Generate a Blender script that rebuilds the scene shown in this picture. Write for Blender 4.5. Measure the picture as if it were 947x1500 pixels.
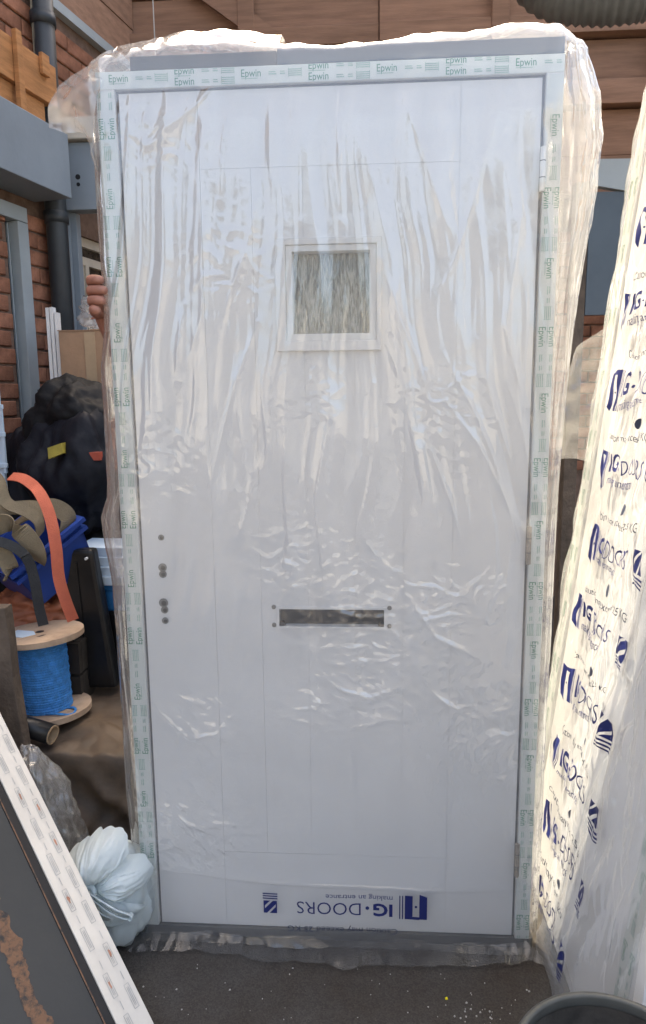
import bpy, bmesh, math, random
import numpy as np
from mathutils import Vector, Matrix
R = math.radians
random.seed(7); rng = np.random.default_rng(7)
sc = bpy.context.scene
for o in list(bpy.data.objects): bpy.data.objects.remove(o)

# ------------------------------------------------------------------ camera
cam_d = bpy.data.cameras.new('camera'); cam = bpy.data.objects.new('camera', cam_d)
sc.collection.objects.link(cam); sc.camera = cam
YAW, PITCH, ROLL, FPX = -0.0656, 0.1626, -0.0107, 1035.6
cy, sy, cp, sp = math.cos(YAW), math.sin(YAW), math.cos(PITCH), math.sin(PITCH)
fw = Vector((sy*cp, cy*cp, -sp)); rt = Vector((cy, -sy, 0)); up = rt.cross(fw)
r2 = rt*math.cos(ROLL)+up*math.sin(ROLL); u2 = -rt*math.sin(ROLL)+up*math.cos(ROLL)
M = Matrix((r2, u2, -fw)).transposed().to_4x4(); M.translation = (0.0939, -1.6575, 1.4217)
cam.matrix_world = M
cam_d.sensor_fit = 'VERTICAL'; cam_d.sensor_height = 36; cam_d.lens = 36*FPX/1500
cam_d.clip_start = 0.02; cam_d.clip_end = 2000
sc.render.resolution_x, sc.render.resolution_y = 646, 1024

# ------------------------------------------------------------------ world, sun, exposure
SUN = Vector((-0.466, 0.885, 1.58)).normalized()       # towards the sun: behind the door, a little to the left
w = bpy.data.worlds.new('World'); sc.world = w; w.use_nodes = True
nt = w.node_tree; bg = nt.nodes['Background']
sky = nt.nodes.new('ShaderNodeTexSky'); sky.sky_type = 'NISHITA'; sky.sun_disc = False
sky.sun_elevation = math.asin(SUN.z); sky.sun_rotation = math.atan2(SUN.x, SUN.y)
sky.air_density = 0.8; sky.dust_density = 7.0; sky.ozone_density = 0.0
nt.links.new(sky.outputs[0], bg.inputs[0]); bg.inputs[1].default_value = 0.15
sd = bpy.data.lights.new('sun', 'SUN'); sd.energy = 2.2; sd.angle = R(0.5); sd.color = (1, 0.93, 0.82)
so = bpy.data.objects.new('sun', sd); sc.collection.objects.link(so)
so.rotation_euler = SUN.to_track_quat('Z', 'Y').to_euler()
vs = sc.view_settings; vs.view_transform = 'Standard'; vs.look = 'None'; vs.gamma = 1; vs.use_curve_mapping = False
vs.exposure = 2.6
vs.use_white_balance = True; vs.white_balance_temperature = 7600; vs.white_balance_tint = 7
sc.cycles.transparent_max_bounces = 12; sc.cycles.max_bounces = 6

# ------------------------------------------------------------------ helpers
col = sc.collection
def lin(r, g, b):
    f = lambda c: ((c/255+0.055)/1.055)**2.4 if c/255 > .04045 else c/255/12.92
    return (f(r), f(g), f(b))
def link(o, parent=None, **p):
    col.objects.link(o)
    if parent is not None: o.parent = parent
    for k, v in p.items(): o[k] = v
    return o
def thing(name, label, cat, loc=(0,0,0), group=None):
    o = bpy.data.objects.new(name, None); o.location = loc; o.empty_display_size = .05
    link(o, None, label=label, category=cat)
    if group: o['group'] = group
    return o
def mk(name, verts, faces, mat, parent=None, smooth=False, attr=None, **p):
    me = bpy.data.meshes.new(name)
    v = np.asarray(verts, float)
    if parent is not None: v = v - np.array(parent_world(parent))
    me.from_pydata(v.tolist(), [], faces if isinstance(faces, list) else faces.tolist())
    me.validate(); me.update()
    if smooth: me.polygons.foreach_set('use_smooth', [True]*len(me.polygons))
    if attr is not None:
        a = me.attributes.new('haze', 'FLOAT', 'POINT'); a.data.foreach_set('value', np.asarray(attr, np.float32))
    me.materials.append(mat)
    return link(bpy.data.objects.new(name, me), parent, **p)
def parent_world(o):
    v = Vector((0,0,0))
    while o is not None: v = v + o.location; o = o.parent
    return v
class MB:
    def __init__(s): s.v = []; s.f = []
    def add(s, vs, fs):
        n = len(s.v); s.v += [tuple(q) for q in vs]; s.f += [[i+n for i in q] for q in fs]; return s
    def box(s, a, b, m=None):
        x0,y0,z0 = a; x1,y1,z1 = b
        vs = [(x0,y0,z0),(x1,y0,z0),(x1,y1,z0),(x0,y1,z0),(x0,y0,z1),(x1,y0,z1),(x1,y1,z1),(x0,y1,z1)]
        if m: vs = [m(q) for q in vs]
        return s.add(vs, [(0,3,2,1),(4,5,6,7),(0,1,5,4),(1,2,6,5),(2,3,7,6),(3,0,4,7)])
    def cyl(s, p, q, r0, r1=None, n=16, cap=True):
        r1 = r0 if r1 is None else r1
        p = Vector(p); q = Vector(q); d = (q-p).normalized()
        a = d.orthogonal().normalized(); b = d.cross(a)
        vs = [p+(a*math.cos(t)+b*math.sin(t))*r0 for t in [2*math.pi*i/n for i in range(n)]]
        vs += [q+(a*math.cos(t)+b*math.sin(t))*r1 for t in [2*math.pi*i/n for i in range(n)]]
        fs = [(i,(i+1)%n,n+(i+1)%n,n+i) for i in range(n)]
        if cap: fs += [tuple(range(n-1,-1,-1)), tuple(range(n,2*n))]
        return s.add(vs, fs)
    def tube(s, pts, rad, n=10, cap=True):
        pts = [Vector(p) for p in pts]; k = len(pts)
        rad = rad if hasattr(rad, '__len__') else [rad]*k
        a = (pts[1]-pts[0]).orthogonal().normalized(); vs = []
        for i in range(k):
            d = (pts[min(i+1,k-1)]-pts[max(i-1,0)]).normalized()
            a = (a-d*a.dot(d)).normalized(); b = d.cross(a)
            vs += [pts[i]+(a*math.cos(t)+b*math.sin(t))*rad[i] for t in [2*math.pi*j/n for j in range(n)]]
        fs = [(i*n+j, i*n+(j+1)%n, (i+1)*n+(j+1)%n, (i+1)*n+j) for i in range(k-1) for j in range(n)]
        if cap: fs += [tuple(range(n-1,-1,-1)), tuple(range((k-1)*n, k*n))]
        return s.add(vs, fs)
    def ribbon(s, pts, wd, width, th=.003):
        """flat strap: centre line, width direction at each point"""
        pts = [Vector(p) for p in pts]; k = len(pts); vs = []
        wds = wd if isinstance(wd, list) else [wd]*k
        for i in range(k):
            d = (pts[min(i+1,k-1)]-pts[max(i-1,0)]).normalized(); ww = Vector(wds[i])
            ww = (ww-d*ww.dot(d)).normalized(); nn = d.cross(ww)
            for (p, q) in ((-1,-1),(1,-1),(1,1),(-1,1)): vs.append(pts[i]+ww*(p*width/2)+nn*(q*th/2))
        fs = [(i*4+j, i*4+(j+1)%4, (i+1)*4+(j+1)%4, (i+1)*4+j) for i in range(k-1) for j in range(4)]
        fs += [(3,2,1,0), tuple(range(k*4-4, k*4))]
        return s.add(vs, fs)
    def plate(s, x0, x1, z0, z1, y0, y1, holes, m=None):
        """slab between y0 (front) and y1 (back) with rectangular holes"""
        xs = sorted({x0,x1}|{c for h in holes for c in h[:2] if x0 < c < x1})
        zs = sorted({z0,z1}|{c for h in holes for c in h[2:] if z0 < c < z1})
        full = lambda i, j: 0 <= i < len(xs)-1 and 0 <= j < len(zs)-1 and not any(h[0]-1e-6 <= xs[i] and xs[i+1] <= h[1]+1e-6 and h[2]-1e-6 <= zs[j] and zs[j+1] <= h[3]+1e-6 for h in holes)
        T = m or (lambda q: q)
        def quad(*q): s.add([T(p) for p in q], [(0,1,2,3)])
        for i in range(len(xs)-1):
            for j in range(len(zs)-1):
                if not full(i,j): continue
                a,b,c,d = xs[i],xs[i+1],zs[j],zs[j+1]
                quad((a,y0,c),(b,y0,c),(b,y0,d),(a,y0,d)); quad((b,y1,c),(a,y1,c),(a,y1,d),(b,y1,d))
                if not full(i-1,j): quad((a,y1,c),(a,y0,c),(a,y0,d),(a,y1,d))
                if not full(i+1,j): quad((b,y0,c),(b,y1,c),(b,y1,d),(b,y0,d))
                if not full(i,j-1): quad((a,y1,c),(b,y1,c),(b,y0,c),(a,y0,c))
                if not full(i,j+1): quad((a,y0,d),(b,y0,d),(b,y1,d),(a,y1,d))
        return s
    def build(s, name, mat, parent=None, smooth=False, bevel=0, **p):
        o = mk(name, s.v, s.f, mat, parent, smooth, **p)
        if bevel:
            bm = bmesh.new(); bm.from_mesh(o.data); bmesh.ops.remove_doubles(bm, verts=bm.verts, dist=1e-5)
            bmesh.ops.bevel(bm, geom=[e for e in bm.edges if e.is_manifold and e.calc_face_angle(0) > .5], offset=bevel, segments=2, affect='EDGES', profile=.6)
            bm.to_mesh(o.data); bm.free()
        return o
# gradient noise on arrays
_perm = rng.permutation(512); _g = rng.normal(size=(512,3)); _g /= np.linalg.norm(_g, axis=1)[:,None]
def noise(x, y, z=0.0):
    x, y, z = np.broadcast_arrays(np.asarray(x,float), np.asarray(y,float), np.asarray(z,float))
    xi, yi, zi = np.floor(x).astype(int), np.floor(y).astype(int), np.floor(z).astype(int)
    xf, yf, zf = x-xi, y-yi, z-zi
    fd = lambda t: t*t*t*(t*(t*6-15)+10)
    u, v, ww = fd(xf), fd(yf), fd(zf); out = 0
    for dx in (0,1):
        for dy in (0,1):
            for dz in (0,1):
                h = _perm[(_perm[(_perm[(xi+dx)%512]+yi+dy)%512]+zi+dz)%512]
                g = _g[h]; d = g[...,0]*(xf-dx)+g[...,1]*(yf-dy)+g[...,2]*(zf-dz)
                out = out + d*(u if dx else 1-u)*(v if dy else 1-v)*(ww if dz else 1-ww)
    return out*1.6
def fbm(x, y, z=0.0, o=4):
    t = 0; a = 1
    for k in range(o): t = t + a*noise(x*2**k+k*7.3, y*2**k+k*3.1, np.asarray(z)*2**k); a *= .5
    return t
def ridge(x, y, z=0.0): return (1-np.abs(noise(x, y, z))*2)
def grid_faces(nu, nv, wrap=False):
    i = np.arange(nu if wrap else nu-1)[:,None]; j = np.arange(nv-1)[None,:]
    a = i*nv+j; b = ((i+1)%nu)*nv+j
    return np.stack([a, b, b+1, a+1], -1).reshape(-1,4)

# ------------------------------------------------------------------ materials
def mat(name, c, rough=.6, var=.15, scale=6, bump=0, bscale=60, c2=None, dirt=0, spec=.4, metal=0, rand=0, trans=0, stretch=None, mixlo=.35, mixhi=.7):
    m = bpy.data.materials.new(name); m.use_nodes = True; n = m.node_tree.nodes; l = m.node_tree.links
    b = n['Principled BSDF']; b.inputs['Roughness'].default_value = rough; b.inputs['Metallic'].default_value = metal
    b.inputs['Specular IOR Level'].default_value = spec
    tc = n.new('ShaderNodeTexCoord'); mp = n.new('ShaderNodeMapping'); l.new(tc.outputs['Object'], mp.inputs[0])
    if stretch: mp.inputs['Scale'].default_value = stretch
    nz = n.new('ShaderNodeTexNoise'); nz.inputs['Scale'].default_value = scale; nz.inputs['Detail'].default_value = 8; nz.inputs['Roughness'].default_value = .65
    l.new(mp.outputs[0], nz.inputs[0])
    mr = n.new('ShaderNodeMapRange'); mr.inputs[1].default_value = mixlo; mr.inputs[2].default_value = mixhi; l.new(nz.outputs[0], mr.inputs[0])
    mx = n.new('ShaderNodeMix'); mx.data_type = 'RGBA'
    c2 = c2 or tuple(q*(1-var*1.6) for q in c); ca = tuple(min(1, q*(1+var)) for q in c)
    mx.inputs[6].default_value = (*ca, 1); mx.inputs[7].default_value = (*c2, 1); l.new(mr.outputs[0], mx.inputs[0])
    out = mx.outputs[2]
    if rand:
        oi = n.new('ShaderNodeObjectInfo'); hv = n.new('ShaderNodeHueSaturation')
        m2 = n.new('ShaderNodeMapRange'); m2.inputs[3].default_value = 1-rand; m2.inputs[4].default_value = 1+rand
        l.new(oi.outputs['Random'], m2.inputs[0]); l.new(m2.outputs[0], hv.inputs['Value']); l.new(out, hv.inputs['Color']); out = hv.outputs[0]
    l.new(out, b.inputs['Base Color'])
    if trans:
        b.inputs['Subsurface Weight'].default_value = 0
    if bump:
        n2 = n.new('ShaderNodeTexNoise'); n2.inputs['Scale'].default_value = bscale; n2.inputs['Detail'].default_value = 6; l.new(mp.outputs[0], n2.inputs[0])
        bp = n.new('ShaderNodeBump'); bp.inputs['Strength'].default_value = bump; bp.inputs['Distance'].default_value = .01
        l.new(n2.outputs[0], bp.inputs['Height']); l.new(bp.outputs[0], b.inputs['Normal'])
    return m
def film_mat(name, rough=.1, tint=(.97,.98,.99), bump=.25, bscale=55, gain=1.9, hz=1.0, stretch=(1,1,.45), cap=.30):
    m = bpy.data.materials.new(name); m.use_nodes = True; n = m.node_tree.nodes; l = m.node_tree.links
    n.remove(n['Principled BSDF']); out = n['Material Output']
    tc = n.new('ShaderNodeTexCoord'); mp = n.new('ShaderNodeMapping'); mp.inputs['Scale'].default_value = stretch
    l.new(tc.outputs['Object'], mp.inputs[0])
    nz = n.new('ShaderNodeTexNoise'); nz.inputs['Scale'].default_value = bscale; nz.inputs['Detail'].default_value = 5; nz.inputs['Distortion'].default_value = .6
    l.new(mp.outputs[0], nz.inputs[0])
    bp = n.new('ShaderNodeBump'); bp.inputs['Strength'].default_value = bump; bp.inputs['Distance'].default_value = .004
    l.new(nz.outputs[0], bp.inputs['Height'])
    at = n.new('ShaderNodeAttribute'); at.attribute_name = 'haze'
    fr = n.new('ShaderNodeFresnel'); fr.inputs[0].default_value = 1.5; l.new(bp.outputs[0], fr.inputs['Normal'])
    g = n.new('ShaderNodeMath'); g.operation = 'MULTIPLY'; g.inputs[1].default_value = gain; g.use_clamp = True; l.new(fr.outputs[0], g.inputs[0])
    gc = n.new('ShaderNodeMath'); gc.operation = 'MINIMUM'; gc.inputs[1].default_value = cap; l.new(g.outputs[0], gc.inputs[0]); g = gc
    hm = n.new('ShaderNodeMath'); hm.operation = 'MULTIPLY'; hm.inputs[1].default_value = hz; hm.use_clamp = True; l.new(at.outputs['Fac'], hm.inputs[0])
    tr = n.new('ShaderNodeBsdfTransparent'); tr.inputs[0].default_value = (*tint,1)
    df = n.new('ShaderNodeBsdfDiffuse'); df.inputs[0].default_value = (.86,.87,.88,1)
    tl = n.new('ShaderNodeBsdfTranslucent'); tl.inputs[0].default_value = (.86,.86,.85,1)
    gl = n.new('ShaderNodeBsdfGlossy'); gl.inputs['Roughness'].default_value = rough; gl.inputs[0].default_value = (.95,.96,.97,1)
    for q in (df, gl): l.new(bp.outputs[0], q.inputs['Normal'])
    hz_ = n.new('ShaderNodeMixShader'); hz_.inputs[0].default_value = .55; l.new(df.outputs[0], hz_.inputs[1]); l.new(tl.outputs[0], hz_.inputs[2])
    a = n.new('ShaderNodeMixShader'); l.new(hm.outputs[0], a.inputs[0]); l.new(tr.outputs[0], a.inputs[1]); l.new(hz_.outputs[0], a.inputs[2])
    b = n.new('ShaderNodeMixShader'); l.new(g.outputs[0], b.inputs[0]); l.new(a.outputs[0], b.inputs[1]); l.new(gl.outputs[0], b.inputs[2])
    l.new(b.outputs[0], out.inputs['Surface'])
    return m
M_ = {}
M_['asphalt'] = mat('asphalt', (.060,.057,.054), .9, .35, 3, .6, 180, spec=.25)
def asphalt_mat():
    m = mat('asphalt', (.052,.049,.046), .92, .2, 3.2, 0, spec=.15, c2=(.046,.038,.031)); n = m.node_tree.nodes; l = m.node_tree.links; b = n['Principled BSDF']
    mx0 = b.inputs['Base Color'].links[0].from_socket; tc = n['Texture Coordinate']
    v = n.new('ShaderNodeTexVoronoi'); v.inputs['Scale'].default_value = 280; l.new(tc.outputs['Object'], v.inputs['Vector'])
    hs = n.new('ShaderNodeHueSaturation'); mr = n.new('ShaderNodeMapRange'); mr.inputs[3].default_value = .82; mr.inputs[4].default_value = 1.22
    sx = n.new('ShaderNodeSeparateColor'); l.new(v.outputs['Color'], sx.inputs[0]); l.new(sx.outputs[0], mr.inputs[0]); l.new(mr.outputs[0], hs.inputs['Value']); l.new(mx0, hs.inputs['Color']); l.new(hs.outputs[0], b.inputs['Base Color'])
    bp = n.new('ShaderNodeBump'); bp.inputs['Strength'].default_value = .4; bp.inputs['Distance'].default_value = .002; bp.invert = True; l.new(v.outputs['Distance'], bp.inputs['Height']); l.new(bp.outputs[0], b.inputs['Normal'])
    return m
M_['asphalt'] = asphalt_mat()
M_['brick'] = mat('brick', (.30,.135,.085), .9, .25, 14, .35, 120, rand=.3, spec=.2)
M_['concrete'] = mat('pale_concrete', (.30,.295,.28), .9, .2, .8, .2, 20, spec=.1)
M_['workbrick'] = mat('grey_render', (.13,.13,.13), .9, .2, 2, .2, 40, spec=.1)
M_['mortar'] = mat('mortar', (.17,.115,.09), .95, .2, 20, .4, 150, spec=.1)
M_['cladding'] = mat('brown_timber', (.27,.155,.105), .8, .16, 5, .12, 30, rand=.16, stretch=(.6,2,6), spec=.2)
M_['orange_timber'] = mat('orange_timber', (.42,.19,.075), .75, .2, 6, .25, 40, rand=.1, stretch=(1,1,7), spec=.3)
M_['grey_paint'] = mat('blue_grey_paint', (.20,.235,.27), .55, .08, 3, .05, 60)
M_['grey_paint2'] = mat('pale_grey_paint', (.33,.37,.39), .55, .08, 3)
M_['slate'] = mat('slate_panel', (.075,.10,.125), .5, .1, 3)
M_['pipe'] = mat('dark_pipe', (.028,.034,.04), .45, .15, 6)
M_['dark'] = mat('dark_recess', (.02,.018,.016), .8, .2, 8)
M_['upvc'] = mat('white_upvc', (.72,.73,.73), .35, .03, 3, spec=.5)
M_['oldwhite'] = mat('old_white_frame', (.52,.47,.40), .5, .1, 6)
M_['pane'] = mat('dark_pane', (.05,.042,.036), .15, .3, 25, spec=.6)
M_['leaf'] = mat('door_leaf_white', (.72,.725,.73), .42, .02, 2, .05, 160, spec=.4)
M_['gasket'] = mat('gasket_grey', (.10,.10,.11), .6, .1, 8)
M_['threshold'] = mat('dark_threshold', (.06,.062,.068), .5, .2, 8)
M_['headgrey'] = mat('head_extension_grey', (.055,.064,.085), .45, .1, 4)
M_['headbrown'] = mat('head_extension_brown_reflection', (.045,.033,.028), .5, .15, 9)  # same profile, with a brown reflection painted into its colour
M_['tape'] = mat('protective_tape', (.62,.66,.645), .35, .04, 8, .08, 60)
M_['tapeprint'] = mat('tape_print', (.10,.27,.19), .5, .1, 30)
M_['tapeprint2'] = mat('tape_print_pale', (.33,.47,.42), .5, .15, 60)
M_['navy'] = mat('navy_print', (.014,.022,.12), .45, .1, 20)
M_['ink'] = mat('dark_ink', (.03,.04,.075), .5, .1, 20)
M_['whiteprint'] = mat('white_print', (.75,.76,.78), .5, .02, 5)
M_['metal'] = mat('dull_metal', (.20,.205,.21), .4, .2, 30, metal=.6)
M_['hingedirty'] = mat('stained_hinge', (.30,.26,.22), .6, .3, 40)
M_['hole'] = mat('black_hole', (.012,.012,.014), .7, .2, 8)
M_['film'] = film_mat('clear_film', gain=2.9, cap=.45, bump=.22, rough=.07)
M_['film2'] = film_mat('clear_film_gathered', rough=.12, bump=.3, bscale=38, cap=.30)
M_['film3'] = film_mat('clear_film_dark', rough=.2, bump=.35, bscale=30, gain=.9, cap=.10, tint=(.72,.72,.72))  # film with a darker tint and weaker mirroring, for the skirt
M_['crate'] = mat('blue_plastic', (.018,.058,.28), .4, .12, 6)
M_['khaki'] = mat('khaki_webbing', (.22,.18,.12), .85, .15, 12, .4, 300)
M_['coral'] = mat('coral_webbing', (.58,.145,.085), .75, .1, 12, .4, 300)
M_['charcoal'] = mat('charcoal_webbing', (.035,.038,.042), .85, .15, 12, .4, 300)
M_['rope'] = mat('blue_rope', (.04,.26,.66), .5, .2, 60, .5, 200)
M_['ply'] = mat('reel_board', (.46,.34,.245), .8, .15, 9, .2, 80, c2=(.30,.21,.15), mixlo=.45, mixhi=.75)
M_['card'] = mat('cardboard', (.36,.225,.14), .85, .1, 6, .1, 80)
M_['cardin'] = mat('cardboard_inside', (.42,.30,.19), .85, .1, 6)
M_['blackplastic'] = mat('black_plastic', (.012,.0125,.014), .35, .2, 8, .15, 40)
M_['binbag'] = mat('black_binbag', (.0055,.006,.0075), .62, .2, 6, .4, 24, spec=.25)
M_['navybag'] = mat('navy_binbag', (.006,.0075,.013), .62, .2, 6, .4, 24, spec=.25)
M_['terracotta'] = mat('terracotta_plastic', (.33,.115,.06), .55, .2, 7, .3, 30)
M_['tarp'] = mat('muddy_tarp', (.105,.074,.050), .6, .2, 3, .35, 14, c2=(.04,.032,.027), mixlo=.4, mixhi=.66)
M_['mud'] = mat('muddy_wood', (.105,.08,.062), .85, .3, 8, .4, 60)
M_['darkwood'] = mat('dark_stained_wood', (.035,.028,.022), .8, .2, 8, .2, 40)
M_['ltblue'] = mat('pale_blue_board', (.55,.68,.80), .5, .05, 5)
M_['bluebottle'] = mat('blue_drum', (.02,.16,.42), .35, .1, 5)
M_['yellow'] = mat('yellow_label', (.36,.29,.05), .6, .15, 30)
M_['red'] = mat('red_tag', (.40,.08,.05), .6, .1, 20)
M_['skin'] = mat('skin', (.36,.165,.12), .5, .12, 30, .15, 120)
M_['shirt'] = mat('dark_sweatshirt', (.03,.035,.05), .9, .1, 10)
M_['hair'] = mat('brown_hair', (.04,.025,.015), .7, .2, 60)
M_['darkface'] = mat('dark_grey_panel', (.021,.024,.026), .6, .2, 3, .1, 60, c2=(.034,.036,.037))
M_['rust'] = mat('rust_streak', (.115,.066,.042), .9, .3, 40, .5, 90, c2=(.034,.034,.035), mixlo=.46, mixhi=.60)
M_['strip'] = mat('edge_strip_white', (.56,.54,.50), .5, .06, 7)
M_['labelgrey'] = mat('label_grey', (.34,.35,.35), .6, .2, 60)
M_['labelred'] = mat('label_red', (.42,.20,.13), .6, .2, 60)
M_['duct'] = mat('grey_duct', (.16,.17,.172), .5, .15, 5)
M_['tubgrey'] = mat('tub_grey', (.055,.058,.055), .5, .2, 5, .1, 40)
M_['tubin'] = mat('tub_inside', (.045,.04,.035), .8, .4, 9, .4, 30)
M_['chip'] = mat('pale_chip', (.36,.35,.33), .8, .1, 30)
M_['wire'] = mat('pale_wire', (.4,.38,.36), .6, .1, 9)
def bag_mat():
    m = mat('pale_blue_bag', (.66,.74,.77), .3, .06, 6, .25, 26, spec=.5)
    n = m.node_tree.nodes; l = m.node_tree.links; b = n['Principled BSDF']; out = n['Material Output']
    t = n.new('ShaderNodeBsdfTranslucent'); t.inputs[0].default_value = (.7,.78,.8,1); x = n.new('ShaderNodeMixShader'); x.inputs[0].default_value = .42
    l.new(b.outputs[0], x.inputs[1]); l.new(t.outputs[0], x.inputs[2]); l.new(x.outputs[0], out.inputs[0]); return m
M_['bag'] = bag_mat()
def glass_mat():
    m = bpy.data.materials.new('reeded_glass'); m.use_nodes = True; n = m.node_tree.nodes; l = m.node_tree.links; b = n['Principled BSDF']
    b.inputs['Base Color'].default_value = (.62,.68,.66,1); b.inputs['Roughness'].default_value = .12; b.inputs['Transmission Weight'].default_value = .45
    tc = n.new('ShaderNodeTexCoord'); mp = n.new('ShaderNodeMapping'); mp.inputs['Scale'].default_value = (1,1,.16); l.new(tc.outputs['Object'], mp.inputs[0])
    v = n.new('ShaderNodeTexNoise'); v.inputs['Scale'].default_value = 150; v.inputs['Detail'].default_value = 4; v.inputs['Distortion'].default_value = 1.2; l.new(mp.outputs[0], v.inputs[0])
    cr = n.new('ShaderNodeValToRGB'); cr.color_ramp.elements[0].position = .36; cr.color_ramp.elements[0].color = (.16,.19,.18,1)
    cr.color_ramp.elements[1].position = .62; cr.color_ramp.elements[1].color = (.66,.70,.66,1); l.new(v.outputs[0], cr.inputs[0]); l.new(cr.outputs[0], b.inputs['Base Color'])
    p = n.new('ShaderNodeBump'); p.inputs['Strength'].default_value = .8; p.inputs['Distance'].default_value = .004; l.new(v.outputs[0], p.inputs['Height']); l.new(p.outputs[0], b.inputs['Normal'])
    return m
M_['reeded'] = glass_mat()

# ------------------------------------------------------------------ ground
def ground():
    n = 60; xs = np.concatenate([np.linspace(-300,-3,12), np.linspace(-2.6,2.6,60), np.linspace(3,300,12)])
    ys = np.concatenate([np.linspace(-300,-3,12), np.linspace(-2.6,4,70), np.linspace(5,300,12)])
    X, Yv = np.meshgrid(xs, ys, indexing='ij'); Zv = np.minimum(0, fbm(X*1.3, Yv*1.3)*.0012-.001)*(np.abs(X) < 2.7)
    V = np.stack([X, Yv, Zv-.0005], -1).reshape(-1,3)
    o = mk('ground', V, grid_faces(len(xs), len(ys)), M_['asphalt'], smooth=True, kind='structure')
    o['label'] = 'dark grey tarmac yard floor'
ground()
MB().box((-22,-14.3,0),(22,-14,2.75)).box((-22.1,-14.36,2.752),(22.1,-13.94,2.85)).build('unseen_yard_wall', M_['concrete'], None, kind='structure')  # unseen low wall, added behind the camera for reflections in the film
def unseen_workshop(x0, x1, y, h, label):      # unseen building added behind the camera for the film to mirror
    t = thing('unseen_workshop', label, 'unseen building', ((x0+x1)/2, y, 0))
    n = int((x1-x0)//1.6); hs = [(x0+.4+k*1.6, x0+1.4+k*1.6, 1.0, 2.2) for k in range(n)]
    MB().plate(-x1, -x0, 0, h, -y, -y+.3, [(-b, -a, c, d) for a, b, c, d in hs], lambda q: Vector((-q[0], -q[1], q[2]))).build('wall', M_['workbrick'], t)
    MB().box((x0,y-5,0),(x1,y-.31,h-.02)).build('body', M_['workbrick'], t)
    MB().add([(x0-.2,y+.25,h),(x1+.2,y+.25,h),(x1+.2,y-5.2,h),(x0-.2,y-5.2,h),(x0-.2,y-2.4,h+1.3),(x1+.2,y-2.4,h+1.3)],[(0,1,5,4),(2,3,4,5),(0,4,3),(1,2,5),(0,3,2,1)]).build('roof', M_['slate'], t)
    for a, b, c, d in hs: f = MB().plate(-b+.005,-a-.005,c+.005,d-.005,-y+.05,-y+.12,[(-b+.08,-a-.08,c+.08,d-.08)], lambda q: Vector((-q[0],-q[1],q[2]))).build('window', M_['upvc'], t); MB().box((a+.07,y-.10,c+.07),(b-.07,y-.09,d-.07)).build('pane', M_['pane'], f)
unseen_workshop(-3.3,2.5,-10.0,3.9,'unseen grey rendered building with a slate roof, added behind the camera for the film to mirror')

# ------------------------------------------------------------------ left building (brick wall running back to the right)
LO = Vector((-1.43, 1.6, 0)); LU = Vector((.2, .98, 0)).normalized(); LN = Vector((.98, -.2, 0)).normalized()
def L(q):   # (s along wall, n out of the wall (negative y in plate terms), z)
    s, n_, z = q; return LO + LU*s + LN*n_ + Vector((0,0,z))
def Lp(q): return L((q[0], -q[1], q[2]))       # plate coordinates: y0 front = 0, y1 back > 0
wall = thing('brick_wall', 'red brick side wall with grey framed openings running back behind the junk pile', 'wall', (-1.5,1.6,0))
holes = [(-.152,-.035,-.01,2.26), (.30,.80,1.55,2.235)]
MB().plate(-3.0, 1.02, 0, 3.2, .010, .30, [(-.152,-.035,0,2.26), (.30,.80,1.55,2.235)], Lp).build('mortar_core', M_['mortar'], wall)
# bricks: one shared mesh, one object each
def brick_mesh():
    bm = bmesh.new(); bmesh.ops.create_cube(bm, size=1); bmesh.ops.scale(bm, vec=(.215,.065,.03), verts=bm.verts)
    # local x along the wall, y up, z out; chamfer the front edges a little
    fe = [e for e in bm.edges if all(v.co.z > 0 for v in e.verts)]
    bmesh.ops.bevel(bm, geom=fe, offset=.004, segments=1, affect='EDGES')
    me = bpy.data.meshes.new('brick'); bm.to_mesh(me); bm.free(); me.materials.append(M_['brick']); return me
BR = brick_mesh()
def bricks(parent, m, s0, s1, z0, z1, holes, name='brick'):
    pw = parent_world(parent); row = 0; z = z0
    ex = (m((1,0,0))-m((0,0,0))).normalized(); en = (m((0,-1,0))-m((0,0,0))).normalized(); ez = Vector((0,0,1))
    while z+.065 <= z1+.001:
        s = s0-(.1125 if row % 2 else 0)
        while s < s1:
            a, b = max(s, s0), min(s+.215, s1)
            for h in holes:
                if z < h[3]+.004 and z+.065 > h[2]-.004 and b > h[0]-.004 and a < h[1]+.004:
                    if a < h[0]-.05: b = h[0]-.006
                    elif b > h[1]+.05: a = h[1]+.006
                    else: b = a
            if b-a > .04:
                o = bpy.data.objects.new(name, BR)
                c = m(((a+b)/2, random.uniform(-.0025,.0015)+.015, z+.0325))-pw
                rm = Matrix((ex, ez, en)).transposed().to_4x4() @ Matrix.Rotation(random.uniform(-.006,.006), 4, 'Z')
                o.matrix_local = Matrix.Translation(c) @ rm @ Matrix.Diagonal(((b-a)/.215, 1, 1, 1))
                link(o, parent)
            s += .225
        z += .075; row += 1
bricks(wall, Lp, -.62, .98, 1.2, 3.18, holes+[(-1,1.2,2.30,2.58)])
# what the nearer and lower courses are, as one mass
mbk = MB(); z = 0; row = 0
while z < 3.15:
    s = -3.0-(.1125 if row % 2 else 0)
    while s < 1.0:
        a, b = max(s,-3.0), min(s+.215, 1.0)
        inpart = (a > -.63 and z > 1.19); hole = any(z < h[3] and z+.065 > h[2] and b > h[0]-.01 and a < h[1]+.01 for h in holes)
        if b-a > .05 and not inpart and not hole: mbk.box((a,.0,z),(b,.02,z+.065), Lp)
        s += .225
    z += .075; row += 1
mbk.build('brickwork', M_['brick'], wall, kind='stuff')
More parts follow.
